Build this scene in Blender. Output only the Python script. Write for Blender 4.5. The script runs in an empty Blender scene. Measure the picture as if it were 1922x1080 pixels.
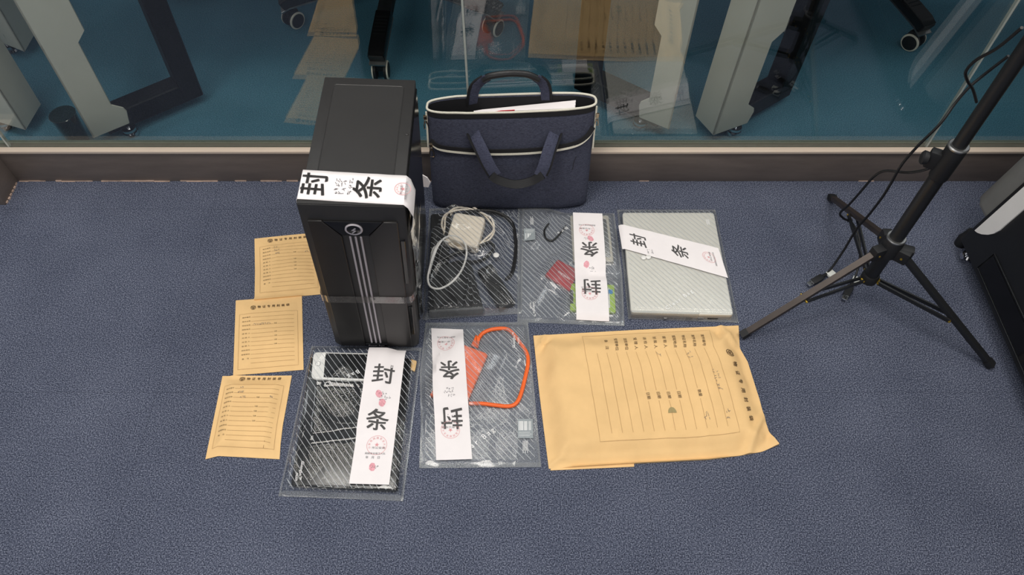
import bpy, bmesh, math, random
from mathutils import Vector, Matrix, noise
random.seed(7)
S = bpy.context.scene
COL = S.collection
PI = math.pi

# ------------------------------------------------------------------ camera, world, lights, exposure
CAM_H, PITCH, FPX = 1.4, math.radians(55.3), 1400.0
cam_data = bpy.data.cameras.new('camera')
cam_data.sensor_fit = 'HORIZONTAL'; cam_data.sensor_width = 36.0
cam_data.lens = 36.0 * FPX / 1922.0
cam_data.clip_start = 0.02
cam = bpy.data.objects.new('camera', cam_data)
cam.location = (0, 0, CAM_H)
cam.rotation_euler = (PI / 2 - PITCH, 0, 0)
COL.objects.link(cam)
S.camera = cam

world = bpy.data.worlds.new('office_ambient'); S.world = world
world.use_nodes = True
bg = world.node_tree.nodes['Background']
bg.inputs[0].default_value = (0.94, 0.96, 1.0, 1)
bg.inputs[1].default_value = 0.36

def area(name, loc, sx, sy, power, color=(1, 0.95, 0.88)):
    l = bpy.data.lights.new(name, 'AREA'); l.shape = 'RECTANGLE'
    l.size = sx; l.size_y = sy; l.energy = power; l.color = color
    o = bpy.data.objects.new(name, l); o.location = loc
    COL.objects.link(o); return o
area('ceiling_lamp_corridor', (-0.60, 0.75, 2.75), 1.2, 0.6, 23)
area('ceiling_lamp_corridor_back', (-1.6, -0.9, 2.75), 1.2, 0.6, 16)
area('ceiling_lamp_corridor_side', (1.05, 0.45, 2.75), 1.2, 0.6, 21)
area('ceiling_lamp_office', (-2.3, 2.0, 2.75), 1.2, 0.6, 9, (0.95, 0.97, 1.0))
area('ceiling_lamp_office_right', (2.3, 2.0, 2.75), 1.2, 0.6, 18, (0.95, 0.97, 1.0))

S.view_settings.view_transform = 'Standard'
S.view_settings.look = 'None'
S.view_settings.gamma = 1.0
S.view_settings.use_curve_mapping = False
S.view_settings.exposure = 0.2
S.cycles.transparent_max_bounces = 48
S.cycles.max_bounces = 12

# ------------------------------------------------------------------ pixel -> place
CP, SP = math.cos(PITCH), math.sin(PITCH)
def ray(px, py):
    u = (px - 961) / FPX; v = -(py - 540) / FPX
    return Vector((u, CP + v * SP, -SP + v * CP))
def F(px, py, z=0.0):                      # the point of height z seen at a pixel
    d = ray(px, py); t = (z - CAM_H) / d.z
    return Vector((0, 0, CAM_H)) + d * t
def FY(px, py, Y):                         # the point on the vertical plane y = Y seen at a pixel
    d = ray(px, py); t = Y / d.y
    return Vector((0, 0, CAM_H)) + d * t
def FX(px, py, X):
    d = ray(px, py); t = X / d.x
    return Vector((0, 0, CAM_H)) + d * t

# ------------------------------------------------------------------ materials
def lin(c):
    r = []
    for x in c:
        x = x / 255.0
        r.append(x / 12.92 if x <= 0.04045 else ((x + 0.055) / 1.055) ** 2.4)
    return (r[0], r[1], r[2], 1.0)
class NT:
    def __init__(s, name):
        s.m = bpy.data.materials.new(name); s.m.use_nodes = True
        s.t = s.m.node_tree; s.n = s.t.nodes; s.n.clear()
        s.out = s.n.new('ShaderNodeOutputMaterial')
    def node(s, typ, **kw):
        x = s.n.new(typ)
        for k, v in kw.items():
            if k.startswith('i_'):
                key = k[2:]
                x.inputs[int(key) if key.isdigit() else key.replace('_', ' ')].default_value = v
            else: setattr(x, k, v)
        return x
    def link(s, a, b): s.t.links.new(a, b)
    def math(s, op, a, b=None, c=None):
        x = s.n.new('ShaderNodeMath'); x.operation = op
        for i, v in enumerate((a, b, c)):
            if v is None: continue
            if isinstance(v, (int, float)): x.inputs[i].default_value = v
            else: s.link(v, x.inputs[i])
        return x.outputs[0]
    def coord(s, which='Object'):
        return s.n.new('ShaderNodeTexCoord').outputs[which]
    def noise(s, scale, detail=3, rough=0.6, vec=None):
        x = s.node('ShaderNodeTexNoise', i_Scale=scale, i_Detail=detail, i_Roughness=rough)
        s.link(vec if vec is not None else s.coord(), x.inputs['Vector']); return x.outputs['Fac']
    def ramp(s, fac, stops):
        x = s.n.new('ShaderNodeValToRGB'); e = x.color_ramp.elements
        while len(e) < len(stops): e.new(0.5)
        for k, (p, c) in enumerate(stops): e[k].position = p; e[k].color = c
        s.link(fac, x.inputs[0]); return x.outputs[0]

def mul(c, f): return (min(1, c[0] * f), min(1, c[1] * f), min(1, c[2] * f), 1)
def pm(name, rgb, rough=0.5, metal=0.0, var=0.08, scale=40, bump=0.0, bscale=None, spec=0.5, coat=0.0, aniso=None):
    n = NT(name); c = lin(rgb)
    b = n.node('ShaderNodeBsdfPrincipled', i_Roughness=rough, i_Metallic=metal)
    b.inputs['Specular IOR Level'].default_value = spec
    b.inputs['Coat Weight'].default_value = coat
    vec = n.coord()
    if aniso:
        mp = n.node('ShaderNodeMapping'); mp.inputs['Scale'].default_value = aniso
        n.link(vec, mp.inputs[0]); vec = mp.outputs[0]
    f = n.noise(scale, 3, 0.6, vec)
    n.link(n.ramp(f, [(0.25, mul(c, 1 - var)), (0.75, mul(c, 1 + var))]), b.inputs['Base Color'])
    if bump:
        bp = n.node('ShaderNodeBump', i_Strength=bump, i_Distance=0.002)
        n.link(n.noise(bscale or scale * 4, 2, 0.6, vec), bp.inputs['Height'])
        n.link(bp.outputs[0], b.inputs['Normal'])
    n.link(b.outputs[0], n.out.inputs[0]); return n.m

def carpet(name, dark, mid, light, seams):
    n = NT(name); b = n.node('ShaderNodeBsdfPrincipled', i_Roughness=0.95)
    b.inputs['Specular IOR Level'].default_value = 0.1
    vec = n.coord()
    a = n.noise(420, 2, 0.75, vec); g = n.noise(1100, 1, 0.5, vec); w = n.noise(5, 3, 0.6, vec)
    s = n.math('ADD', n.math('MULTIPLY', a, 0.75), n.math('MULTIPLY', g, 0.25))
    s = n.math('ADD', s, n.math('MULTIPLY', n.math('SUBTRACT', w, 0.5), 0.07))
    col = n.ramp(s, [(0.36, lin(dark)), (0.5, lin(mid)), (0.66, lin(light))])
    if seams:
        sx = n.node('ShaderNodeSeparateXYZ'); n.link(vec, sx.inputs[0])
        ms = []
        for k, off in ((0, 0.24), (1, 0.297)):
            q = n.math('FRACT', n.math('MULTIPLY', n.math('ADD', sx.outputs[k], 10 + off), 2.0))
            ms.append(n.math('LESS_THAN', q, 0.0035))
        mk = n.math('MULTIPLY', n.math('MAXIMUM', ms[0], ms[1]), 0.22)
        mx = n.node('ShaderNodeMix', data_type='RGBA'); n.link(mk, mx.inputs[0]); n.link(col, mx.inputs[6])
        mx.inputs[7].default_value = lin(dark); col = mx.outputs[2]
    n.link(col, b.inputs['Base Color'])
    bp = n.node('ShaderNodeBump', i_Strength=0.6, i_Distance=0.003)
    n.link(s, bp.inputs['Height']); n.link(bp.outputs[0], b.inputs['Normal'])
    n.link(b.outputs[0], n.out.inputs[0]); return n.m

def clear_mat(name, tint, rough=0.0, haze=0.0, haze_rgb=(235, 238, 240), ior=1.5, stripes=None, bump=0.0, gloss=1.0):
    """clear sheet: see-through, with the fresnel gloss of a real pane or film on both faces"""
    n = NT(name)
    geo = n.node('ShaderNodeNewGeometry')
    io = n.math('ADD', n.math('MULTIPLY', geo.outputs['Backfacing'], 1.0 / ior - ior), ior)
    fr = n.node('ShaderNodeFresnel'); n.link(io, fr.inputs[0])
    tr = n.node('ShaderNodeBsdfTransparent', i_Color=tint)
    gl = n.node('ShaderNodeBsdfGlossy', i_Roughness=rough, i_Color=(1, 1, 1, 1))
    df = n.node('ShaderNodeBsdfDiffuse', i_Color=lin(haze_rgb))
    if bump:
        bp = n.node('ShaderNodeBump', i_Strength=bump, i_Distance=0.004)
        n.link(n.noise(45, 4, 0.65), bp.inputs['Height'])
        n.link(bp.outputs[0], gl.inputs['Normal']); n.link(bp.outputs[0], fr.inputs['Normal'])
    base = tr.outputs[0]
    if haze or stripes:
        m1 = n.node('ShaderNodeMixShader'); n.link(base, m1.inputs[1]); n.link(df.outputs[0], m1.inputs[2])
        fac = n.math('MULTIPLY', n.noise(14, 4, 0.6), haze * 2)
        if stripes:
            per, wid, W, H, mar = stripes
            uv = n.node('ShaderNodeSeparateXYZ'); n.link(n.coord('UV'), uv.inputs[0])
            u, v = uv.outputs[0], uv.outputs[1]
            a = math.radians(50)
            c = n.math('ADD', n.math('MULTIPLY', u, math.sin(a)), n.math('MULTIPLY', v, math.cos(a)))
            q = n.math('LESS_THAN', n.math('FRACT', n.math('DIVIDE', n.math('ADD', c, 5.0), per)), wid / per)
            ins = n.math('MULTIPLY', n.math('MULTIPLY', n.math('GREATER_THAN', u, mar), n.math('LESS_THAN', u, W - mar)),
                         n.math('MULTIPLY', n.math('GREATER_THAN', v, mar * 1.4), n.math('LESS_THAN', v, H - mar * 1.6)))
            q = n.math('MULTIPLY', n.math('MULTIPLY', q, ins), 0.8)
            fac = n.math('MAXIMUM', fac, q)
        n.link(fac, m1.inputs[0]); base = m1.outputs[0]
    m2 = n.node('ShaderNodeMixShader')
    n.link(n.math('MULTIPLY', fr.outputs[0], gloss), m2.inputs[0])
    n.link(base, m2.inputs[1]); n.link(gl.outputs[0], m2.inputs[2])
    n.link(m2.outputs[0], n.out.inputs[0]); return n.m

def fabric(name, dark, light):
    n = NT(name); b = n.node('ShaderNodeBsdfPrincipled', i_Roughness=0.9)
    b.inputs['Specular IOR Level'].default_value = 0.2
    vec = n.coord()
    fs = []
    for sc in ((150, 300, 1900), (1600, 1600, 140)):
        mp = n.node('ShaderNodeMapping'); mp.inputs['Scale'].default_value = sc
        n.link(vec, mp.inputs[0]); fs.append(n.noise(1.0, 2, 0.6, mp.outputs[0]))
    s = n.math('ADD', n.math('MULTIPLY', fs[0], 0.6), n.math('MULTIPLY', fs[1], 0.4))
    n.link(n.ramp(s, [(0.36, lin(dark)), (0.66, lin(light))]), b.inputs['Base Color'])
    bp = n.node('ShaderNodeBump', i_Strength=0.25, i_Distance=0.001)
    n.link(s, bp.inputs['Height']); n.link(bp.outputs[0], b.inputs['Normal'])
    n.link(b.outputs[0], n.out.inputs[0]); return n.m

M = {}
M['carpet'] = carpet('blue_grey_carpet', (20, 24, 36), (77, 83, 102), (152, 157, 174), True)
M['teal_carpet'] = carpet('teal_carpet', (52, 94, 116), (84, 134, 156), (116, 168, 190), False)
M['skirting'] = pm('brown_steel_skirting', (108, 98, 92), 0.42, 0.0, 0.16, 9, 0.05, 60, 0.5, 0, (1, 1, 5))
M['sill'] = pm('champagne_sill', (222, 204, 186), 0.35, 0.15, 0.06, 60, 0, None, 0.5, 0, (0.2, 8, 8))
M['gasket'] = pm('grey_gasket', (96, 96, 86), 0.7)
M['grout'] = pm('mortar_line', (190, 165, 150), 0.9, 0, 0.3, 60)
M['glass'] = clear_mat('greenish_glass', (0.93, 0.95, 0.94, 1), 0.0, 0.0, ior=1.66)
M['glass_edge'] = pm('glass_edge', (150, 170, 160), 0.3)
M['joint'] = pm('glass_joint', (176, 182, 176), 0.4)
M['black'] = pm('black_painted_steel', (26, 27, 29), 0.45, 0, 0.1, 30)
M['frame_black'] = pm('black_desk_frame', (11, 12, 14), 0.55, 0, 0.1, 30, 0, None, 0.2)
M['black_gloss'] = pm('gloss_black_plastic', (16, 16, 18), 0.15, 0, 0.1, 30)
M['black_matt'] = pm('matt_black_plastic', (22, 23, 26), 0.6, 0, 0.1, 30)
M['black_powder'] = pm('powder_coated_black_steel', (46, 45, 45), 0.42, 0.0, 0.06, 20, 0.12, 1200)
M['front_black'] = pm('satin_black_front', (30, 28, 28), 0.36, 0.0, 0.06, 20)
M['leg_grey'] = pm('pale_grey_lacquer', (208, 206, 194), 0.4, 0, 0.05, 6)
M['desk_top'] = pm('desk_laminate', (196, 192, 186), 0.5, 0, 0.05, 5)
M['chrome'] = pm('bright_chrome', (215, 215, 218), 0.12, 1.0, 0.05)
M['steel_grey'] = pm('grey_metal', (150, 150, 150), 0.32, 0.9, 0.08)
M['silver'] = pm('silver_lid', (224, 221, 212), 0.36, 0.12, 0.03, 20)
M['beige'] = pm('drive_case', (196, 190, 176), 0.4, 0.3, 0.05)
M['white'] = pm('white_plastic', (236, 234, 230), 0.35, 0, 0.03)
M['ivory'] = pm('ivory_plastic', (252, 240, 222), 0.4, 0, 0.03)
M['paper'] = pm('white_paper', (246, 240, 240), 0.85, 0, 0.025, 25, 0.1, 60, 0.2)
M['kraft'] = pm('kraft_paper', (240, 200, 142), 0.8, 0, 0.06, 14, 0.12, 420, 0.25)
M['ink'] = pm('dark_ink', (82, 80, 80), 0.8)
M['brown_ink'] = pm('print_on_kraft', (100, 80, 56), 0.85)
M['faint_ink'] = pm('faint_print_on_kraft', (158, 124, 82), 0.85)
M['pen'] = pm('pen_ink', (112, 110, 114), 0.8)
M['red_ink'] = pm('stamp_red', (226, 156, 160), 0.8)
M['red_smear'] = pm('fingerprint_red', (244, 168, 178), 0.8, 0, 0.3, 260)
M['stain'] = pm('grey_green_stain', (166, 150, 104), 0.85)
M['print_white'] = pm('white_film_print', (250, 250, 250), 0.6)
M['print_haze'] = pm('grey_film_label', (150, 158, 162), 0.6, 0, 0.25, 700)
M['orange'] = pm('orange_silicone', (250, 108, 40), 0.5, 0, 0.05)
M['red'] = pm('red_anodised', (172, 34, 44), 0.35, 0.2, 0.06)
M['green'] = pm('lime_label', (158, 190, 56), 0.5, 0, 0.08)
M['blue'] = pm('blue_label', (40, 130, 190), 0.5)
M['label'] = pm('white_label', (226, 228, 222), 0.6)
M['screen'] = pm('black_screen', (10, 11, 14), 0.12, 0, 0.02, 20, 0, None, 0.35)
M['fabric'] = fabric('navy_melange_fabric', (40, 43, 56), (88, 91, 109))
M['webbing'] = fabric('navy_webbing', (42, 45, 60), (88, 91, 112))
M['black_fabric'] = pm('black_lining', (20, 20, 24), 0.85, 0, 0.2, 200)
M['zip'] = pm('cream_zip', (226, 222, 206), 0.55, 0, 0.1, 400)
M['leather'] = pm('black_leatherette', (28, 28, 30), 0.42, 0, 0.1, 200, 0.2, 500)
M['bag_metal'] = pm('zip_pull_metal', (190, 172, 150), 0.25, 1.0)
M['red_paper'] = pm('red_paper_edge', (206, 42, 60), 0.7)
M['cable'] = pm('black_cable', (20, 20, 22), 0.45)
M['tube_warm'] = pm('worn_black_tube', (70, 62, 58), 0.3, 0.5, 0.12, 30)
M['brass'] = pm('brass_rivet', (196, 164, 66), 0.35, 0.8)
M['kiosk_grey'] = pm('grey_housing', (112, 112, 110), 0.5, 0, 0.05)
M['kiosk_white'] = pm('white_diffuser', (226, 224, 222), 0.45, 0, 0.02)
M['stripe'] = pm('silver_stripe', (186, 180, 186), 0.4, 0.2, 0.05)
M['bin'] = clear_mat('smoked_bin_plastic', (0.50, 0.47, 0.42, 1), 0.08, 0.03, (120, 110, 96))
M['tape'] = clear_mat('packing_tape', (0.82, 0.80, 0.78, 1), 0.09, 0.05, (200, 190, 184), bump=0.3, gloss=2.0)

# ------------------------------------------------------------------ object helpers
def thing(name, label, cat, loc, group=None):
    o = bpy.data.objects.new(name, None); COL.objects.link(o)
    o.empty_display_size = 0.05
    o.location = loc; o['label'] = label; o['category'] = cat
    if group: o['group'] = group
    return o
def tag(o, label, cat, group=None):
    o['label'] = label; o['category'] = cat
    if group: o['group'] = group
    return o
def root_loc(p):
    l = Vector((0, 0, 0))
    while p is not None: l += Vector(p.location); p = p.parent
    return l
def link_bm(name, bm, mat, parent=None, smooth=True, angle=35, label=None, origin=None):
    me = bpy.data.meshes.new(name)
    off = root_loc(parent)
    if parent is None and origin is not None: off = Vector(origin)
    bmesh.ops.translate(bm, verts=bm.verts, vec=-off)
    bm.normal_update()
    if smooth:
        for f in bm.faces: f.smooth = True
        lim = math.radians(angle)
        for e in bm.edges:
            if len(e.link_faces) == 2 and e.calc_face_angle(0) > lim: e.smooth = False
    bm.to_mesh(me); bm.free()
    for m in (mat if isinstance(mat, (list, tuple)) else [mat]): me.materials.append(m)
    o = bpy.data.objects.new(name, me); COL.objects.link(o)
    if parent is not None: o.parent = parent
    elif origin is not None: o.location = off
    if label: o['label'] = label
    return o
def struct(o):
    o['kind'] = 'structure'; return o

def add_prism(bm, pts, z0, z1, bevel=0.0, segs=2):
    """extruded outline: pts are 2D (x, y), counter-clockwise"""
    n0 = set(bm.verts)
    lo = [bm.verts.new((p[0], p[1], z0)) for p in pts]
    hi = [bm.verts.new((p[0], p[1], z1)) for p in pts]
    k = len(pts); fs = [bm.faces.new(lo[::-1]), bm.faces.new(hi)]
    for i in range(k): fs.append(bm.faces.new((lo[i], lo[(i + 1) % k], hi[(i + 1) % k], hi[i])))
    bmesh.ops.recalc_face_normals(bm, faces=fs)
    if bevel:
        es = {e for f in fs for e in f.edges}
        bmesh.ops.bevel(bm, geom=list(es), offset=bevel, segments=segs, affect='EDGES', profile=0.6)
    return [v for v in bm.verts if v not in n0]
def add_box(bm, lo, hi, bevel=0.0, segs=2, mat4=None):
    vs = add_prism(bm, [(lo[0], lo[1]), (hi[0], lo[1]), (hi[0], hi[1]), (lo[0], hi[1])], lo[2], hi[2], bevel, segs)
    if mat4 is not None: bmesh.ops.transform(bm, matrix=mat4, verts=vs)
    return vs
def smooth_path(pts, n=8):
    pts = [Vector(p) for p in pts]; out = []
    P = [pts[0] * 2 - pts[1]] + pts + [pts[-1] * 2 - pts[-2]]
    for i in range(1, len(P) - 2):
        a, b, c, d = P[i - 1:i + 3]
        for k in range(n):
            t = k / n
            out.append(0.5 * ((2 * b) + (c - a) * t + (2 * a - 5 * b + 4 * c - d) * t * t + (3 * b - a - 3 * c + d) * t ** 3))
    out.append(pts[-1]); return out
def add_tube(bm, pts, r, segs=10, closed=False, cap=True, flat=None, up=None):
    """tube along pts; r a number or list; flat=(w, h) makes a flat strap section with 'up' as its normal hint"""
    pts = [Vector(p) for p in pts]; n = len(pts); rings = []
    nrm = None
    for i in range(n):
        if closed: t = pts[(i + 1) % n] - pts[i - 1]
        else: t = pts[min(i + 1, n - 1)] - pts[max(i - 1, 0)]
        if t.length < 1e-9: t = Vector((0, 0, 1))
        t.normalize()
        if up is not None: nrm = Vector(up) - t * t.dot(Vector(up))
        elif nrm is None:
            a = Vector((0, 0, 1)) if abs(t.z) < 0.9 else Vector((1, 0, 0)); nrm = a - t * t.dot(a)
        else: nrm = nrm - t * t.dot(nrm)
        if nrm.length < 1e-6: nrm = t.orthogonal()
        nrm.normalize(); bn = t.cross(nrm)
        rr = r[i] if isinstance(r, (list, tuple)) else r
        ring = []
        if flat:
            w, h = flat
            for (a, b) in ((-1, -.6), (-.9, -1), (.9, -1), (1, -.6), (1, .6), (.9, 1), (-.9, 1), (-1, .6)):
                ring.append(bm.verts.new(pts[i] + bn * (a * w / 2) + nrm * (b * h / 2)))
        else:
            for k in range(segs):
                a = 2 * PI * k / segs
                ring.append(bm.verts.new(pts[i] + (nrm * math.cos(a) + bn * math.sin(a)) * rr))
        rings.append(ring)
    k = len(rings[0]); fs = []
    for i in range(n if closed else n - 1):
        A, B = rings[i], rings[(i + 1) % n]
        for j in range(k): fs.append(bm.faces.new((A[j], A[(j + 1) % k], B[(j + 1) % k], B[j])))
    if cap and not closed:
        fs.append(bm.faces.new(rings[0][::-1])); fs.append(bm.faces.new(rings[-1]))
    bmesh.ops.recalc_face_normals(bm, faces=fs)
def add_lathe(bm, base, axis, prof, segs=24):
    """profile of (distance along axis, radius) turned about axis through base"""
    axis = Vector(axis).normalized(); a = axis.orthogonal().normalized(); b = axis.cross(a); base = Vector(base)
    rings = [[bm.verts.new(base + axis * h + (a * math.cos(2 * PI * k / segs) + b * math.sin(2 * PI * k / segs)) * max(r, 1e-4))
              for k in range(segs)] for h, r in prof]
    fs = []
    for A, B in zip(rings, rings[1:]):
        for j in range(segs): fs.append(bm.faces.new((A[j], A[(j + 1) % segs], B[(j + 1) % segs], B[j])))
    fs.append(bm.faces.new(rings[0][::-1])); fs.append(bm.faces.new(rings[-1]))
    bmesh.ops.recalc_face_normals(bm, faces=fs)
def round_rect(w, h, r, n=5):
    out = []
    for cx, cy, a0 in ((w/2-r, h/2-r, 0), (-w/2+r, h/2-r, 90), (-w/2+r, -h/2+r, 180), (w/2-r, -h/2+r, 270)):
        for k in range(n + 1):
            a = math.radians(a0 + 90 * k / n); out.append((cx + r * math.cos(a), cy + r * math.sin(a)))
    return out
def ccw(pts):
    a = sum(pts[i][0] * pts[(i+1) % len(pts)][1] - pts[(i+1) % len(pts)][0] * pts[i][1] for i in range(len(pts)))
    return pts if a > 0 else pts[::-1]
def sstep(x, a, b):
    t = max(0.0, min(1.0, (x - a) / (b - a))); return t * t * (3 - 2 * t)
def inset_round(poly, r, n=4):
    """round the corners of a convex outline"""
    out = []; k = len(poly)
    for i in range(k):
        p = Vector(poly[i][:2]); a = Vector(poly[i-1][:2]) - p; b = Vector(poly[(i+1) % k][:2]) - p
        rr = min(r, a.length * .45, b.length * .45)
        a = p + a.normalized() * rr; b = p + b.normalized() * rr
        for j in range(n + 1):
            t = j / n; out.append(tuple((1-t)**2 * a + 2*t*(1-t) * p + t*t * b))
    return out
def poly_dist(poly, x, y):
    """signed distance to a convex ccw outline, negative inside"""
    best = 1e9; inside = True; k = len(poly)
    for i in range(k):
        ax, ay = poly[i][0], poly[i][1]; bx, by = poly[(i+1) % k][0], poly[(i+1) % k][1]
        dx, dy = bx - ax, by - ay
        t = max(0, min(1, ((x-ax)*dx + (y-ay)*dy) / (dx*dx + dy*dy)))
        best = min(best, math.hypot(x - ax - t*dx, y - ay - t*dy))
        if dx * (y - ay) - dy * (x - ax) < 0: inside = False
    return -best if inside else best

# ------------------------------------------------------------------ flat things lying on a surface: patches, prints, writing
class Patch:
    """sheet between four edges given in floor points; (s, t) = right, up"""
    def __init__(s, bl, br, tr, tl, bottom=(), right=(), top=(), left=()):
        V = lambda p: Vector((p[0], p[1], 0))
        s.b = [V(bl)] + [V(p) for p in bottom] + [V(br)]
        s.t = [V(tl)] + [V(p) for p in top] + [V(tr)]
        s.l = [V(bl)] + [V(p) for p in left] + [V(tl)]
        s.r = [V(br)] + [V(p) for p in right] + [V(tr)]
        s.W = (V(br) - V(bl)).length; s.H = (V(tl) - V(bl)).length
        s.c = (V(bl) + V(br) + V(tl) + V(tr)) / 4
    @staticmethod
    def _e(pl, u):
        k = len(pl) - 1
        if k == 1: return pl[0].lerp(pl[1], u)
        L = [0]
        for a, b in zip(pl, pl[1:]): L.append(L[-1] + (b - a).length)
        d = u * L[-1]
        if u < 0: return pl[0].lerp(pl[1], d / L[1])
        for i in range(k):
            if d <= L[i+1] or i == k - 1: return pl[i].lerp(pl[i+1], (d - L[i]) / (L[i+1] - L[i]))
    def xy(s, u, v):
        B, T, L, R = s._e(s.b, u), s._e(s.t, u), s._e(s.l, v), s._e(s.r, v)
        c = (s.b[0].lerp(s.b[-1], u)).lerp(s.t[0].lerp(s.t[-1], u), v)
        return B.lerp(T, v) + L.lerp(R, u) - c
    def sheet(s, bm, ns, nt, zf, uvl=None, closed_at=None, flip=False):
        uvl = uvl or bm.loops.layers.uv.verify()
        grid = [[None] * (nt + 1) for _ in range(ns + 1)]; st = {}
        for i in range(ns + 1):
            for j in range(nt + 1):
                u, v = i / ns, j / nt; p = s.xy(u, v)
                w = bm.verts.new((p.x, p.y, zf(p.x, p.y, u, v))); grid[i][j] = w; st[w] = (u * s.W, v * s.H)
        for i in range(ns):
            for j in range(nt):
                q = (grid[i][j], grid[i+1][j], grid[i+1][j+1], grid[i][j+1])
                f = bm.faces.new(q[::-1] if flip else q)
                for lp in f.loops: lp[uvl].uv = st[lp.vert]
        return grid
def closed_sheet(p, bm, ns, nt, top, bot):
    """a sheet with a top and an underside joined along the rim"""
    uvl = bm.loops.layers.uv.verify()
    A = p.sheet(bm, ns, nt, top, uvl); B = p.sheet(bm, ns, nt, bot, uvl, flip=True)
    rim = lambda g: [g[i][0] for i in range(ns)] + [g[ns][j] for j in range(nt)] + [g[i][nt] for i in range(ns, 0, -1)] + [g[0][j] for j in range(nt, 0, -1)]
    a, b = rim(A), rim(B); k = len(a)
    for i in range(k): bm.faces.new((a[(i+1) % k], a[i], b[i], b[(i+1) % k]))

_txt = {}
def text_data(body, fine=0.0):
    key = (body, fine)
    if key in _txt: return _txt[key]
    cu = bpy.data.curves.new('lettering', 'FONT'); cu.body = body; cu.size = 1.0
    cu.resolution_u = 3
    cu.align_x = 'CENTER'
    o = bpy.data.objects.new('lettering', cu); COL.objects.link(o)
    me = bpy.data.meshes.new_from_object(o.evaluated_get(bpy.context.evaluated_depsgraph_get()))
    bpy.data.objects.remove(o); bpy.data.curves.remove(cu)
    bm = bmesh.new(); bm.from_mesh(me); bpy.data.meshes.remove(me)
    if fine:
        for ax in (0, 1):
            lo = min(v.co[ax] for v in bm.verts); hi = max(v.co[ax] for v in bm.verts); c = lo + fine
            while c < hi:
                no = [0, 0, 0]; no[ax] = 1; co = [0, 0, 0]; co[ax] = c
                bmesh.ops.bisect_plane(bm, geom=bm.verts[:] + bm.edges[:] + bm.faces[:], plane_co=co, plane_no=no, dist=1e-5); c += fine
    bm.verts.index_update()
    d = ([(v.co.x, v.co.y - 0.36) for v in bm.verts], [[v.index for v in f.verts] for f in bm.faces]); bm.free()
    _txt[key] = d; return d
class Ink:
    """flat print laid on a surface: pt(x, y) -> world point"""
    def __init__(s, pt): s.bm = bmesh.new(); s.pt = pt
    def text(s, body, x, y, size, rot=0.0, sx=1.0, bold=0.0, fine=0.0):
        vs, fs = text_data(body, fine); c, n = math.cos(rot), math.sin(rot)
        if bold:
            vs0, fs0, m = vs, fs, len(vs); vs, fs = [], []
            for q, (dx, dy) in enumerate(((-bold, -bold), (bold, -bold), (bold, bold), (-bold, bold))):
                vs = vs + [(a + dx, b + dy) for a, b in vs0]; fs = fs + [[i + q * m for i in f] for f in fs0]
        w = [s.bm.verts.new(s.pt(x + size * (a * sx * c - b * n), y + size * (a * sx * n + b * c))) for a, b in vs]
        for f in fs:
            try: s.bm.faces.new([w[i] for i in f])
            except ValueError: pass
        return s
    def line(s, pts, w, step=0.02):
        out = [Vector(pts[0])]
        for a, b in zip(pts, pts[1:]):
            a, b = Vector(a), Vector(b); k = max(1, int((b - a).length / step))
            for i in range(1, k + 1): out.append(a.lerp(b, i / k))
        L, R = [], []
        for i, p in enumerate(out):
            t = out[min(i+1, len(out)-1)] - out[max(i-1, 0)]
            if t.length < 1e-9: t = Vector((1, 0))
            t.normalize(); m = Vector((-t.y, t.x)) * w / 2
            L.append(s.bm.verts.new(s.pt(*(p + m)))); R.append(s.bm.verts.new(s.pt(*(p - m))))
        for i in range(len(out) - 1): s.bm.faces.new((R[i], R[i+1], L[i+1], L[i]))
        return s
    def ring(s, x, y, r, w, n=40, sy=1.0):
        s.line([(x + r * math.cos(2*PI*k/n), y + r * sy * math.sin(2*PI*k/n)) for k in range(n + 1)], w, 1); return s
    def blob(s, x, y, rx, ry, rot=0, n=16, wob=0.0, rnd=None):
        c, q = math.cos(rot), math.sin(rot); ctr = s.bm.verts.new(s.pt(x, y)); vs = []
        for k in range(n):
            a = 2 * PI * k / n; m = 1 + (rnd.uniform(-wob, wob) if rnd else 0)
            X, Y = rx * m * math.cos(a), ry * m * math.sin(a)
            vs.append(s.bm.verts.new(s.pt(x + X * c - Y * q, y + X * q + Y * c)))
        for k in range(n): s.bm.faces.new((ctr, vs[k], vs[(k+1) % n]))
        return s
    def scribble(s, x, y, h, n, rnd, rot=0, w=0.0007):
        """pen handwriting: n characters of a few strokes"""
        c, q = math.cos(rot), math.sin(rot)
        for k in range(n):
            for _ in range(3):
                ox, oy = k * h * 1.05 + rnd.uniform(0, h * .7), rnd.uniform(-h/2, h/2)
                p = []
                a = rnd.choice((0.1, 0.2, -1.2, -1.5, 0.9)) + rnd.uniform(-.2, .2); l = rnd.uniform(.35, .8) * h
                for j in range(3): p.append((ox + l * (j/2 - .5) * math.cos(a), oy + l * (j/2 - .5) * math.sin(a) + rnd.uniform(-.06, .06) * h))
                s.line([(x + X * c - Y * q, y + X * q + Y * c) for X, Y in p], w)
        return s
    def done(s, name, mat, parent, label=None):
        if not len(s.bm.verts): s.bm.free(); return None
        s.bm.normal_update()
        bad = [f for f in s.bm.faces if f.normal.z < 0]
        if s.flipz: bmesh.ops.reverse_faces(s.bm, faces=bad)
        return link_bm(name, s.bm, mat, parent, smooth=False, label=label)
    flipz = True

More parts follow.
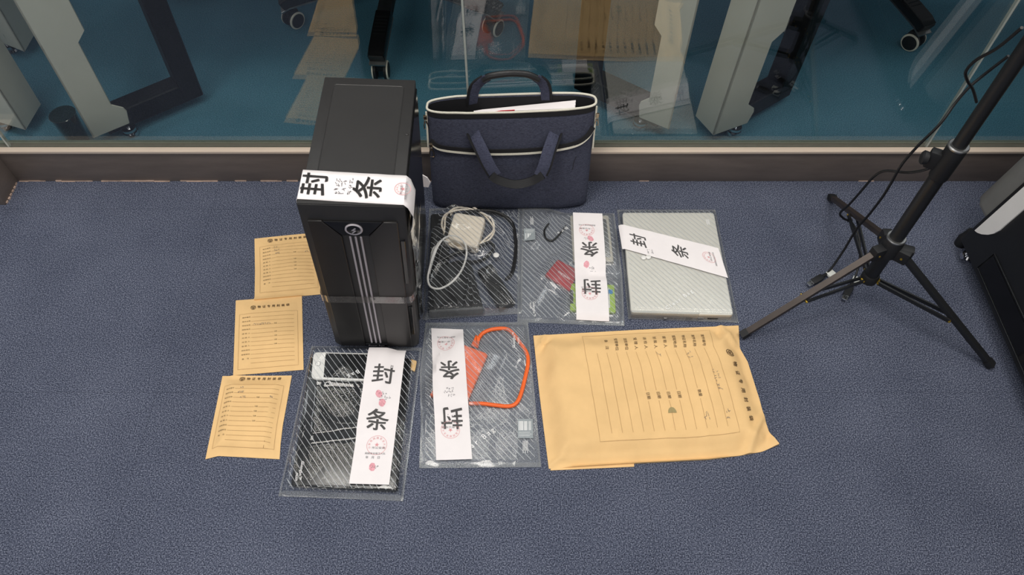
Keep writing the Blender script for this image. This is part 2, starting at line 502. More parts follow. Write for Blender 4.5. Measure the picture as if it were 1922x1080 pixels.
# ------------------------------------------------------------------ the setting
YB = 1.297                                           # front of the skirting
YG = 1.310                                           # front face of the glass
def sbox(name, lo, hi, mat, bevel=0.0):
    bm = bmesh.new(); add_box(bm, lo, hi, bevel); return struct(link_bm(name, bm, mat))
sbox('floor', (-3, -2.5, -0.02), (3, YB + 0.005, 0), M['carpet'])
sbox('floor_office', (-3, YB + 0.005, -0.02), (3, 4.2, 0), M['teal_carpet'])
XL = -1.251
sbox('wall_unseen_back', (-3, 2.8, 0), (3, 2.85, 2.9), pm('unseen_wall_dark', (90, 92, 96), 0.7))  # unseen wall, added to keep ambient light from reaching under the desks
sbox('baseboard_front', (XL, YB, 0), (3, 1.318, 0.100), M['skirting'], 0.0008)
sbox('baseboard_left', (-3, 1.218, 0), (XL, 1.318, 0.100), M['skirting'], 0.0008)
sbox('trim_1', (XL - 0.004, YB - 0.004, 0.100), (3, YG - 0.001, 0.108), M['sill'], 0.0015)
sbox('trim_2', (XL - 0.02, YG + 0.014, 0.100), (3, YG + 0.024, 0.107), pm('grey_green_rail', (112, 120, 106), 0.5), 0.001)
sbox('trim_3', (-3, 1.214, 0.100), (XL + 0.002, 1.30, 0.108), M['sill'], 0.0015)
sbox('trim_4', (XL - 0.02, YG - 0.001, 0.100), (3, YG + 0.014, 0.1035), M['gasket'])
# mortar line along the foot of the skirting
bm = bmesh.new()
x = XL + 0.004
while x < 1.3:
    w = random.uniform(0.01, 0.05)
    if random.random() < 0.75 if x < -0.4 else random.random() < 0.18:
        add_box(bm, (x, YB - random.uniform(.001, .0028), 0), (x + w, YB + .001, random.uniform(.0015, .004)))
    x += w
for k in range(6): add_box(bm, (XL - .002, 1.222 + k * .012, 0), (XL + random.uniform(.001, .004), 1.23 + k * .012, .004))
struct(link_bm('trim_5', bm, M['grout'], smooth=False))
jx = [XL + 0.03, -0.099, 1.006, 2.11]
for k in range(3):
    bm = bmesh.new(); add_box(bm, (jx[k] + .0025, YG, 0.1035), (jx[k+1] - .0025, YG + .010, 2.6), 0.0006, 1)
    struct(link_bm('window_%d' % (k + 1), bm, M['glass'], smooth=False))
for k in range(3):
    sbox('trim_%d' % (k + 6), (jx[k] - .0022, YG + .001, .104), (jx[k] + .0022, YG + .009, 2.6), M['joint'])

# ------------------------------------------------------------------ office furniture behind the glass
NZ0, NZ1 = FY(160, 62, 1.48).z, FY(166, 44, 1.48).z
def leg_unit(root, front, side, inner, lean, z1):
    """L-folded leg panel with a black steel loop; front/side/inner are floor points of fold, side end, front end"""
    f, sd, inn = Vector(front), Vector(side), Vector(inner)
    u = (inn - f).normalized(); v = (sd - f).normalized(); wf = (inn - f).length; ws = (sd - f).length
    L = Vector((lean, 0.0))
    def at(a, b, z): q = f + u * a + v * b + L * z; return (q.x, q.y, z)
    th = 0.004; z0 = 0.035
    prof = [(wf * .95, z0 + .018), (wf * 1.02, z0 + .055), (wf * .98, z0 + .068), (wf * .76, z0 + .085), (wf * .76, NZ0), (wf * 1.0, NZ1), (wf * 1.0, z1)]
    bm = bmesh.new(); fr, bk = [], []
    for a, z in [(0.0, z0)] + prof + [(0.0, z1)]:
        fr.append(bm.verts.new(at(a, 0, z))); bk.append(bm.verts.new(at(a, th, z)))
    fs = [bm.faces.new(fr), bm.faces.new(bk[::-1])]
    for i in range(len(fr)): fs.append(bm.faces.new((fr[i], fr[i-1], bk[i-1], bk[i])))
    a0 = [bm.verts.new(at(0, 0, z0)), bm.verts.new(at(0, ws, z0 + .012)), bm.verts.new(at(0, ws, z1)), bm.verts.new(at(0, 0, z1))]
    b0 = [bm.verts.new(at(th, 0, z0)), bm.verts.new(at(th, ws, z0 + .012)), bm.verts.new(at(th, ws, z1)), bm.verts.new(at(th, 0, z1))]
    fs += [bm.faces.new(a0), bm.faces.new(b0[::-1])]
    for i in range(4): fs.append(bm.faces.new((a0[i], a0[i-1], b0[i-1], b0[i])))
    bmesh.ops.recalc_face_normals(bm, faces=fs)
    link_bm('leg_panel', bm, M['leg_grey'], root, smooth=False)
    # black loop of square tube: floor bar running inwards, then up
    d = Vector((u.x * 0.9, 0.62 * 1.0)).normalized() if True else u
    s0 = f + u * (wf * .35) + v * .03
    e0 = s0 + d * .25
    def bar(bm, p, q, w):
        p, q = Vector(p), Vector(q); add_tube(bm, [p, q], w * .7071, 4, up=(0.7, 0.7, 0.2))
    bm = bmesh.new(); w = .055
    pz = lambda q, z: Vector((q.x + lean * z, q.y, z))
    add_box(bm, (-.01, -w/2, .03), (.25, w/2, .03 + w), .003, 1, Matrix.Translation((s0.x, s0.y, 0)) @ Matrix.Rotation(math.atan2(d.y, d.x), 4, 'Z'))
    vs = add_box(bm, (.25 - w, -w/2, .03), (.25, w/2, z1), .003, 1, Matrix.Translation((s0.x, s0.y, 0)) @ Matrix.Rotation(math.atan2(d.y, d.x), 4, 'Z'))
    for q in vs: q.co.x += lean * (q.co.z - .03)
    vs = add_box(bm, (-.01, -w/2, z1 - w), (.25, w/2, z1), .003, 1, Matrix.Translation((s0.x + lean * z1, s0.y, 0)) @ Matrix.Rotation(math.atan2(d.y, d.x), 4, 'Z'))
    link_bm('leg_frame', bm, M['frame_black'], root)
    bm = bmesh.new(); ft = s0 + d * .05 - v * .022
    add_lathe(bm, (ft.x, ft.y, 0), (0, 0, 1), [(0, .019), (.006, .021), (.012, .019), (.013, .012), (.016, .012), (.017, .018), (.024, .018), (.025, .006), (.034, .006)], 20)
    link_bm('levelling_foot', bm, M['chrome'], root)
ZT = 0.72
def desk(label, x0, x1, units):
    r = thing('office_desk', label, 'desk', ((x0 + x1) / 2, 1.76, 0), 'pale grey office desks behind the glass')
    for un in units: leg_unit(r, *un)
    bm = bmesh.new(); add_box(bm, (x0, 1.45, ZT), (x1, 2.10, ZT + .025), .003); link_bm('desk_top', bm, M['desk_top'], r)
fA, iA = F(176, 262, .03).xy, F(252, 243, .03).xy
fB, iB = F(1338, 254, .035).xy, F(1404, 232, .05).xy
sB = F(1305, 216, .05).xy
uA = (iA - fA); dx = .09
desk('grey office desk with notched leg panel, behind the left glass pane', fA.x - .02, .44,
     [((fA.x, fA.y), (fA.x - .012, fA.y + .085), (iA.x, iA.y), .035, ZT),
      ((.41, 1.447), (.425, 1.535), (.328, 1.475), .0, ZT),
      ((fA.x - .01, 2.03), (fA.x - .01, 2.11), (F(392, 15, .03).x, 2.06), .03, ZT)])
desk('grey office desk whose folded leg stands right of the middle, behind the bag reflections', sB.x - .01, 2.0,
     [((fB.x, fB.y), (sB.x, sB.y), (iB.x, iB.y), .03, ZT)])
desk('grey office desk at the far left edge behind the glass', -2.4, -1.24,
     [((-1.27, 1.445), (-1.255, 1.53), (-1.39, 1.475), .05, ZT),
      ((F(47, 100, .03).x, F(47, 100, .03).y), (F(72, 57, .04).x, F(72, 57, .04).y), (F(47, 100, .03).x - .09, F(47, 100, .03).y + .03), .05, ZT)])

def office_chair(c, ang, label, seat_rot, ax):
    c = Vector(c); r = thing('office_chair', label, 'chair', (c.x, c.y, 0), 'black swivel chairs behind the glass')
    R = .325
    bm = bmesh.new(); add_lathe(bm, (c.x, c.y, .075), (0, 0, 1), [(0, .035), (.01, .045), (.06, .045), (.075, .03)], 20); link_bm('hub', bm, M['black_matt'], r)
    bm = bmesh.new(); add_lathe(bm, (c.x, c.y, .14), (0, 0, 1), [(0, .026), (.16, .026), (.161, .017), (.30, .017)], 16); link_bm('gas_column', bm, M['black_gloss'], r)
    for k in range(5):
        a = ang + k * 2 * PI / 5; d = Vector((math.cos(a), math.sin(a), 0)); n = Vector((-d.y, d.x, 0)); o = Vector((c.x, c.y, 0))
        bm = bmesh.new()
        add_tube(bm, [o + d * q + Vector((0, 0, z)) for q, z in ((.03, .118), (.12, .114), (.22, .103), (.315, .088), (.336, .078))], 0, flat=(.042, .03), up=(0, 0, 1))
        sp = link_bm('base_spoke', bm, M['black_matt'], r)
        bm = bmesh.new()
        add_tube(bm, [o + d * q + Vector((0, 0, z)) for q, z in ((.18, .110), (.25, .101), (.315, .0905), (.334, .0815))], 0, flat=(.047, .03), up=(0, 0, 1))
        for j in range(6): add_tube(bm, [o + d * (.205 + j * .013) + n * (-.017) + Vector((0, 0, .1225 - j * .0021)), o + d * (.205 + j * .013) + n * .017 + Vector((0, 0, .1225 - j * .0021))], .0022, 6)
        link_bm('foot_pad', bm, M['black_gloss'], sp)
        bm = bmesh.new()
        add_tube(bm, [o + d * q + Vector((0, 0, z)) for q, z in ((.17, .0935), (.25, .083), (.315, .0725), (.341, .062))], 0, flat=(.046, .006), up=(0, 0, 1))
        link_bm('spoke_edge', bm, M['steel_grey'], sp)
        cs = o + d * .315
        w_ = math.radians(ax[k]); tw = Vector((math.cos(w_), math.sin(w_), 0))
        bm = bmesh.new(); add_tube(bm, [cs + Vector((0, 0, .03)), cs + Vector((0, 0, .078))], .012, 10)
        add_box(bm, (-.019, -.013, .030), (.019, .013, .060), .004, 2, Matrix.Translation(cs) @ Matrix.Rotation(w_, 4, 'Z'))
        cst = link_bm('caster', bm, M['black_matt'], r)
        for s_ in (-1, 1):
            bm = bmesh.new(); add_lathe(bm, cs + tw * s_ * .010 + Vector((0, 0, .0265)), tw * s_, [(0, .0225), (.001, .0262), (.009, .0262), (.011, .0245)], 28); wh = link_bm('wheel', bm, M['black_matt'], cst)
            bm = bmesh.new(); add_lathe(bm, cs + tw * s_ * .0185 + Vector((0, 0, .0265)), tw * s_, [(0, .0262), (.002, .0266), (.0038, .0250), (.0040, .0220)], 28); link_bm('wheel_rim', bm, M['ivory'], cst)
            bm = bmesh.new(); add_lathe(bm, cs + tw * s_ * .0205 + Vector((0, 0, .0265)), tw * s_, [(0, .0216), (.0026, .0216), (.0034, .018)], 24); link_bm('wheel_cap', bm, M['black_matt'], cst)
    bm = bmesh.new(); m4 = Matrix.Translation((c.x, c.y, 0)) @ Matrix.Rotation(seat_rot, 4, 'Z')
    add_box(bm, (-.24, -.23, .44), (.24, .24, .51), .025, 4, m4); link_bm('seat', bm, M['black_fabric'], r)
    bm = bmesh.new(); add_box(bm, (-.22, .235, .56), (.22, .285, 1.05), .02, 4, m4); add_box(bm, (-.03, .22, .47), (.03, .25, .62), .008, 2, m4); link_bm('backrest', bm, M['black_fabric'], r)
ca, cb, cc = F(545, 38, .02), F(715, 135, .02), F(940, 60, .02)
def circum(a, b, d):
    ax, ay, bx, by, cx, cy = a.x, a.y, b.x, b.y, d.x, d.y
    D = 2 * (ax*(by-cy) + bx*(cy-ay) + cx*(ay-by))
    ux = ((ax*ax+ay*ay)*(by-cy) + (bx*bx+by*by)*(cy-ay) + (cx*cx+cy*cy)*(ay-by)) / D
    uy = ((ax*ax+ay*ay)*(cx-bx) + (bx*bx+by*by)*(ax-cx) + (cx*cx+cy*cy)*(bx-ax)) / D
    return Vector((ux, uy, 0))
c1 = cb + Vector((0.02, .315, 0))
office_chair((c1.x, c1.y), math.atan2(cb.y - c1.y, cb.x - c1.x), 'black swivel chair on five casters straight behind the computer tower', 0.2, (0, -35, 60, 120, -40))
c2 = F(1712, 78, .02) + Vector((-.12, .29, 0))
office_chair((c2.x, c2.y), math.atan2(-.29, .12), 'black swivel chair showing one white-rimmed caster at the upper right', -0.4, (222, -35, 60, 120, -40))

# smoked waste bin beside the left leg
bc = F(117, 215, .100); bc.z = 0
bm = bmesh.new(); add_lathe(bm, bc + Vector((0, 0, .001)), (0, 0, 1), [(0, .022), (.003, .024), (.097, .0315), (.100, .0328), (.101, .0315), (.097, .030), (.006, .022)], 32)
b_ = link_bm('waste_bin', bm, M['bin'], origin=(bc.x, bc.y, 0)); tag(b_, 'dark smoky plastic bin beside the left desk leg behind the glass', 'bin')

# ------------------------------------------------------------------ computer tower
tl_, tr_ = F(630, 648), F(788, 656)
TW, TD, TH = 0.176, 0.323, 0.458
tc = Vector((-0.290, 0.8124, 0))
tower = thing('computer_tower', 'tall black desktop computer tower taped shut with a white paper seal', 'computer', (tc.x, tc.y, 0))
TILT = math.radians(2.86)                            # it leans a little to the right on its feet
TR = Matrix.Translation((tc.x, tc.y, 0)) @ Matrix.Rotation(math.radians(0.47), 4, 'Z') @ Matrix.Translation((TW / 2, 0, 0)) @ Matrix.Rotation(TILT, 4, 'Y') @ Matrix.Translation((-TW / 2, 0, 0))
def T(x, y, z): return TR @ Vector((x, y, z))
def tow(name, bm, mat, parent=None, **k):
    bmesh.ops.transform(bm, matrix=TR, verts=bm.verts); return link_bm(name, bm, mat, parent or tower, **k)
hw = TW / 2
bm = bmesh.new(); add_box(bm, (-hw + .002, .042, .012), (hw - .002, TD, TH - .002), .0025, 2); case = tow('case', bm, M['black_powder'])
bm = bmesh.new(); rr = round_rect(.130, .268, .006)
pts = [(x, y + .168) for x, y in rr]
add_tube(bm, [Vector((x, y, TH - .0018)) for x, y in pts], .0011, 6, closed=True)
add_prism(bm, ccw([(x * .985, (y - .168) * .992 + .168) for x, y in pts]), TH - .0025, TH - .0014)
tow('top_panel', bm, M['black_powder'], case)
bm = bmesh.new(); add_lathe(bm, (.080, .175, TH - .002), (0, 0, 1), [(0, .0035), (.0012, .003), (.0018, .0015)], 12); tow('rivet', bm, M['black_powder'], case)
bm = bmesh.new(); add_box(bm, (hw - .003, .055, .02), (hw + .0008, TD - .012, TH - .012), .001, 1)
tow('side_panel', bm, M['black_gloss'])
bm = bmesh.new(); add_box(bm, (-hw - .0008, .055, .02), (-hw + .003, TD - .012, TH - .012), .001, 1)
tow('side_panel', bm, M['black_gloss'])
for fx, fy in ((-.07, .06), (.07, .06), (-.07, .30), (.07, .30)):
    bm = bmesh.new(); zf_ = -(.088 - fx) * math.tan(TILT); add_lathe(bm, (fx, fy, zf_), (0, 0, 1), [(0, .012), (.004, .013), (.013 - zf_, .013)], 16); tow('foot', bm, M['black_matt'])
# front bezel: chamfered at the top and sides
bm = bmesh.new()
def ring_at(y, x, z0, z1): return [bm.verts.new((-x, y, z0)), bm.verts.new((x, y, z0)), bm.verts.new((x, y, z1)), bm.verts.new((-x, y, z1))]
R0 = ring_at(.046, hw, .008, TH); R1 = ring_at(.002, hw + .001, .008, TH + .001); R2 = ring_at(-.004, hw - .010, .008, TH - .026)
fs = [bm.faces.new(R0[::-1]), bm.faces.new(R2)]
for A, B in ((R0, R1), (R1, R2)):
    for i in range(4): fs.append(bm.faces.new((A[i], A[(i+1) % 4], B[(i+1) % 4], B[i])))
bmesh.ops.recalc_face_normals(bm, faces=fs)
bmesh.ops.bevel(bm, geom=bm.edges[:], offset=.0015, segments=2, affect='EDGES')
bezel = tow('front_bezel', bm, M['black_powder'])
fw, fz = hw - .013, TH - .030
def front_plate(pts, y0, y1, name, mat, parent, bev=.0008):
    bm = bmesh.new(); add_prism(bm, ccw(pts), y0, y1, bev, 1)
    for v in bm.verts: v.co = Vector((v.co.x, -v.co.z - .006, v.co.y))
    bmesh.ops.recalc_face_normals(bm, faces=bm.faces[:])
    return tow(name, bm, mat, parent)
cw = .0235
front_plate([(-fw, .013), (-cw, .013), (-cw, fz - .040), (-.052, fz), (-fw, fz)], -.002, .0022, 'front_plate', M['front_black'], bezel)
front_plate([(cw, .013), (fw, .013), (fw, fz), (.052, fz), (cw, fz - .040)], -.002, .0022, 'front_plate', M['front_black'], bezel)
front_plate([(-cw, .010), (cw, .010), (cw, .022), (-cw, .022)], -.002, .0016, 'lower_lip', M['black_gloss'], bezel)
front_plate([(-.050, fz - .0015), (-cw + .001, fz - .0385), (cw - .001, fz - .0385), (.050, fz - .0015)], -.002, .0012, 'button_plate', M['black_gloss'], bezel)
for k in (-1, 0, 1):
    front_plate([(k * .0092 - .0018, .025), (k * .0092 + .0018, .025), (k * .0092 + .0018, fz - .042), (k * .0092 - .0018, fz - .042)], -.002, .0012, 'stripe', M['stripe'], bezel)
bm = bmesh.new(); add_lathe(bm, (0, -.006, fz - .020), (0, -1, 0), [(-.002, .0138), (.0032, .0138), (.0042, .0128), (.0040, .0122)], 28)
for v in bm.verts: v.co.x *= 1.1
btn = tow('power_button', bm, M['stripe'], bezel)
bm = bmesh.new(); add_lathe(bm, (0, -.006, fz - .0185), (0, -1, 0), [(.003, .0106), (.0046, .0106), (.0048, .010)], 28)
for v in bm.verts: v.co.x *= 1.1
tow('button_face', bm, M['black_gloss'], btn)
for side in (1,):
    for (a, b_) in ((.06, .165), (.245, .375)):
        bm = bmesh.new()
        add_box(bm, (hw - .012, -.0055, a), (hw - .0038, .0000, b_), .001, 1)
        if side < 0:
            for v in bm.verts: v.co.x = -v.co.x
            bmesh.ops.recalc_face_normals(bm, faces=bm.faces[:])
        tow('side_slot', bm, M['black_gloss'], bezel)
class FrontInk(Ink): flipz = False
fi = FrontInk(lambda x, y: T(x, -.0116, y)); zc = fz - .020
fi.line([(.004, zc + .007), (-.003, zc + .0005)], .0028); fi.line([(-.003, zc + .0005), (.004, zc + .0008)], .0022); fi.line([(.004, zc + .0008), (-.003, zc - .006)], .0024)
fi.done('bolt_mark', M['stripe'], btn)
fi = FrontInk(lambda x, y: T(x, -.0082, y)); fi.text('Power Rain', .0, .0165, .0072, sx=1.0); fi.done('lettering', M['stripe'], bezel)
# clear tape round the middle
bm = bmesh.new(); zt, dz = .192, .011
path = [(-hw - .0025, .10), (-hw - .0035, .006), (-hw + .008, -.0068), (-hw + .018, -.0092), (-.02, -.0092), (.02, -.0094), (hw - .012, -.0094), (hw - .002, -.003), (hw + .004, .012), (hw + .006, .06), (hw + .0035, .11), (hw + .0025, .20)]
uu = smooth_path([Vector((a, b, 0)) for a, b in path], 6)
rows = []
for i, p in enumerate(uu):
    row = []
    for j in range(5):
        z = zt + dz * (j / 2 - 1) + (p.x + hw) * .02
        wv = noise.noise(Vector((i * .55, j * .8, 3))) * (.0022 if p.x > hw - .01 else .0006)
        sd = max(0, p.y) * 0.25 if p.x > 0 else 0
        row.append(bm.verts.new(TR @ Vector((p.x + (wv + .001 if p.x > hw - .01 else 0), p.y - (abs(wv) if abs(p.x) < hw - .01 else 0), z + sd))))
    rows.append(row)
for a, b in zip(rows, rows[1:]):
    for j in range(4): bm.faces.new((a[j], b[j], b[j+1], a[j+1]))
link_bm('packing_tape', bm, M['tape'], tower)
# crumpled second tape down the right side
bm = bmesh.new(); rows = []
for i in range(26):
    t = i / 25; row = []
    for j in range(5):
        y = .008 + j * .011 + .03 * math.sin(t * 2.2)
        z = .40 - t * .36
        row.append(bm.verts.new(TR @ Vector((hw + .0045 + abs(noise.noise(Vector((i * .6, j * .9, 1)))) * .009, y, z))))
    rows.append(row)
for a, b in zip(rows, rows[1:]):
    for j in range(4): bm.faces.new((a[j], a[j+1], b[j+1], b[j]))
link_bm('packing_tape', bm, M['tape'], tower)

# ------------------------------------------------------------------ paper seals
def stamp_lines(k, red, cx, cy, r, L, rnd, rows=('市公安局', '网络安全保卫大队')):
    red.ring(cx, cy, r, .0007)
    red.text('★', cx, cy + .001, r * .55)
    for n_ in range(9):
        a = math.radians(200 - n_ * 27.5)
        red.text('公安局网络安全大队'[n_], cx + r * .76 * math.cos(a), cy + r * .76 * math.sin(a), r * .26, a - PI/2)
    k.text(rows[0], cx + .004, cy - r * .28, .0050, sx=1.35); k.text(rows[1], cx - .001, cy - r * .88, .0048, sx=1.05)
def seal(parent, corners, zf, chars, stamps, prints, seed, hand=(), dates=(), W=.072, L=.24, ns=8, nt=40, csize=.050):
    """paper strip; corners TL, TR, BR, BL (floor points) in the strip's own reading direction; positions along 0..1 from the top"""
    TL, TRc, BR, BL = corners
    p = Patch(BL, BR, TRc, TL); W = p.W; L = p.H; rnd = random.Random(seed)
    bm = bmesh.new()
    def zz(x, y, u, v): return zf(x, y) + .0014 + .0005 * noise.noise(Vector((x * 60, y * 60, seed))) 
    closed_sheet(p, bm, ns, nt, lambda x, y, u, v: zz(x, y, u, v) + .0004, lambda x, y, u, v: zz(x, y, u, v) - .0002)
    st = link_bm('paper_seal', bm, M['paper'], parent)
    def pt(x, y):
        q = p.xy(x / W, 1 - y / L); return Vector((q.x, q.y, zz(q.x, q.y, 0, 0) + .0009))
    # print coordinates: x across, y down the strip -> use (x, -y) for upright text
    up = lambda x, y: pt(x, -y)
    k = Ink(up); red = Ink(up); sm = Ink(up); pen = Ink(up); kf = Ink(up)
    for ch, s_ in chars: k.text(ch, W * .5, -s_ * L, csize, sx=.98, bold=.011, fine=.12)
    for s_, r in stamps: stamp_lines(kf, red, W * .56, -s_ * L, r, L, rnd)
    for s_, xo in prints: sm.blob(W * (.5 + xo), -s_ * L, .0062, .0085, rnd.uniform(-.6, .6), 22, .07, rnd)
    for s_, xo, n_ in hand: pen.scribble(W * (.5 + xo), -s_ * L, .005, n_, rnd)
    for s_ in dates: kf.text('年   月   日', W * .5, -s_ * L, .0062)
    k.done('lettering', M['ink'], st); red.done('stamp', M['red_ink'], st); sm.done('fingerprint', M['red_smear'], st)
    pen.done('handwriting', M['pen'], st); kf.done('small_print', M['pen'], st)
    return st
# seal over the tower top, folded down the right side
def tseal():
    zt = TH + .0018; rnd = random.Random(3)
    y0, y1 = .013, .079
    x_l = -hw - .002
    bm = bmesh.new()
    prof = [(-hw - .0035, TH - .022), (-hw - .0035, TH - .004), (-hw - .001, zt)] + [(-hw + (TW) * k / 14, zt) for k in range(1, 14)] + [(hw - .001, zt), (hw + .006, TH - .006), (hw + .013, TH - .03), (hw + .010, TH - .06), (hw + .003, TH - .085)]
    top, bot = [], []
    n = len(prof)
    for i, (x, z) in enumerate(prof):
        t = i / (n - 1); skew = -.010 * t
        cut = .02 * max(0, i - 17) / 4 * 1.0
        a = [];
        for j in range(7):
            y = y0 + skew + cut * .5 + (y1 - y0 - cut) * j / 6
            a.append(Vector((x, y, z + .0006 * noise.noise(Vector((x * 40, y * 60, 1))))))
        top.append(a)
    vs = [[bm.verts.new(TR @ v) for v in row] for row in top]
    for a, b in zip(vs, vs[1:]):
        for j in range(6): bm.faces.new((a[j], b[j], b[j+1], a[j+1]))
    st = link_bm('paper_seal', bm, M['paper'], tower)
    sol = st.modifiers.new('thickness', 'SOLIDIFY'); sol.thickness = .0004; sol.offset = -1
    def pt(x, y): # strip reads with its top at the left: x = across (0..W), y = down the strip (negative)
        d = -y; return T(-hw + d, y0 + x - .010 * d / TW * 1.0 + .001, zt + .0012)
    W = y1 - y0
    k = Ink(lambda x, y: pt(x, y)); red = Ink(pt); pen = Ink(pt); kf = Ink(pt)
    vs_, fs_ = text_data('封', .12)
    # the first character runs over the left edge: print only what lies on top
    bmk = k.bm
    for dx, dy in ((-.011, -.011), (.011, -.011), (.011, .011), (-.011, .011)):
        w = [(W * .5 + .052 * (a + dx), -.021 + .052 * (b + dy)) for a, b in vs_]
        for f in fs_:
            if all(w[i][1] < -.0005 for i in f): bmk.faces.new([bmk.verts.new(pt(*w[i])) for i in f])
    k.text('条', W * .5, -.113, .052, bold=.011, fine=.12)
    red.ring(W * .54, -.171, .0135, .0008); red.text('★', W * .54, -.171, .010)
    for q in range(7): red.text('公安局网络大队'[q], W * .54 + .0095 * math.cos(3.4 - q * .52), -.171 + .0095 * math.sin(3.4 - q * .52), .0035, 1.8 - q * .52)
    kf.text('市公安局', W * .5, -.169, .0052); kf.text('网络安全保卫大队', W * .5, -.1775, .0052)
    for q, n_ in ((-.062, 4), (-.070, 4), (-.083, 6)): pen.scribble(W * .22, q, .0085 if q > -.08 else .006, n_, rnd, 0, .0009)
    k.done('lettering', M['ink'], st); red.done('stamp', M['red_ink'], st); pen.done('handwriting', M['pen'], st); kf.done('small_print', M['pen'], st)
    bm = bmesh.new()
    pr = [FY(a_, b_, .955) for a_, b_ in ((793, 329), (802, 334), (808, 343), (804, 352), (795, 351))]
    a = [bm.verts.new(q) for q in pr]; b = [bm.verts.new(q + Vector((.0, .002, 0))) for q in pr]
    fs = [bm.faces.new(a), bm.faces.new(b[::-1])] + [bm.faces.new((a[i], a[i-1], b[i-1], b[i])) for i in range(5)]
    bmesh.ops.recalc_face_normals(bm, faces=fs)
    link_bm('seal_end', bm, M['paper'], tower, smooth=False)
tseal()

# ------------------------------------------------------------------ kraft envelopes
ROWS = [('案件编号', ''), ('案件名称', ''), ('物证名称', '数量'), ('提取地点', ''), ('提 取 人', '日期'), ('封 装 人', '日期'), ('送 检 人', '日期'),
        ('受 理 人', '日期'), ('送检单位', ''), ('受理单位', ''), ('备    注', ''), ('', '')]
def emblem(k, x, y, r):
    k.ring(x, y + r * .08, r * .58, r * .16, 24)
    for j in range(5):
        a = math.radians(150 - j * 30); k.blob(x + r * .34 * math.cos(a), y + r * .12 + r * .30 * math.sin(a), r * .08, r * .08, 0, 8)
    k.line([(x - r * .34, y - r * .02), (x + r * .34, y - r * .02)], r * .12, r); k.line([(x - r * .24, y - r * .20), (x + r * .24, y - r * .20)], r * .14, r)
    k.line([(x, y + r * .12), (x, y - r * .34)], r * .14, r)
    for s_ in (-1, 1):
        for j in range(7):
            a = math.radians(-82 + j * 21); k.blob(x + s_ * r * .86 * math.cos(a), y + r * .88 * math.sin(a) - r * .06, r * .17, r * .08, s_ * (a + 1.1), 8)
    k.line([(x - r * .42, y - r * .92), (x, y - r * .80), (x + r * .42, y - r * .92)], r * .17, r)
def envelope(label, P, zf, form, rot, hd, box, fsz, hand, seed, ns=44, nt=50, extra=None, off=None):
    """P patch; form (W, H) in metres of the printed sheet read upright; rot: sheet lies turned clockwise"""
    r = thing('evidence_envelope', label, 'envelope', (P.c.x, P.c.y, 0), 'kraft evidence envelopes on the carpet')
    bm = bmesh.new()
    zt = lambda x, y, u, v: zf(x, y, u, v)
    closed_sheet(P, bm, ns, nt, zt, lambda x, y, u, v: min(.0006, zt(x, y, u, v) - .0006))
    bmesh.ops.recalc_face_normals(bm, faces=bm.faces[:])
    body = link_bm('paper_body', bm, M['kraft'], r, angle=50)
    W, H = form; rnd = random.Random(seed)
    def pt(x, y):
        u, v = (x / W, y / H) if not rot else (y / H, 1 - x / W)
        q = P.xy(u, v); return Vector((q.x, q.y, zf(q.x, q.y, min(1, max(0, u)), min(1, max(0, v))) + .0012))
    k = Ink(pt); g = Ink(pt); pen = Ink(pt)
    hx, hy, hs, gap = hd                                   # header: emblem x, y, size, character pitch
    emblem(k, hx * W, hy * H, hs * .95)
    for j, ch in enumerate('物证专用封装袋'): k.text(ch, hx * W + (off or hs * 2.0) + gap * j, hy * H, hs * 1.12, bold=.012, fine=.3)
    x0, x1, y0, y1 = box[0] * W, box[1] * W, box[2] * H, box[3] * H
    lw = .00042
    g.line([(x0, y0), (x1, y0), (x1, y1), (x0, y1), (x0, y0)], lw, .012)
    dy = (y1 - y0) / 13.2
    for j, (a, b) in enumerate(ROWS):
        y = y1 - dy * (j + 1.0)
        lx = x0 + (x1 - x0) * .05; le = x0 + (x1 - x0) * .20
        if a: k.text(a, (lx + le) / 2, y + fsz * .3, fsz, sx=((le - lx) / fsz / (4.0 if ' ' not in a else 3.75)))
        xe = x1 - (x1 - x0) * .06; m = x0 + (x1 - x0) * .60
        if b:
            g.line([(le + fsz * .5, y), (m - fsz * .4, y)], lw, .012); k.text(b, m + fsz, y + fsz * .3, fsz); g.line([(m + fsz * 2.5, y), (xe, y)], lw, .012)
        else: g.line([(le + fsz * .5, y), (xe, y)], lw, .012)
        for (hj, xo, n_) in hand:
            if hj == j: pen.scribble(x0 + (x1 - x0) * xo, y + fsz * .7, fsz * 1.25, n_, rnd, 0, .0006)
    k.done('printed_text', M['brown_ink'], body); g.done('form_lines', M['faint_ink'], body); pen.done('handwriting', M['pen'], body)
    if extra: extra(r, body, pt, W, H)
    return r
def bulge(P, hmax, seed, edge=.006, soft=.03, wr=.0015, z0=0.0, base=None):
    def zf(x, y, u, v):
        d = min(u * P.W, (1 - u) * P.W, v * P.H, (1 - v) * P.H)
        z = .0016 + hmax * sstep(d, edge, edge + soft)
        z += wr * sstep(d, 0, .02) * (noise.noise(Vector((x * 22, y * 22, seed))) + .6 * noise.noise(Vector((x * 55, y * 30, seed + 5))))
        b = base(x, y) if base else z0
        return max(.0012, z) + b
    return zf
XY = lambda px, py, z=0: F(px, py, z).xy
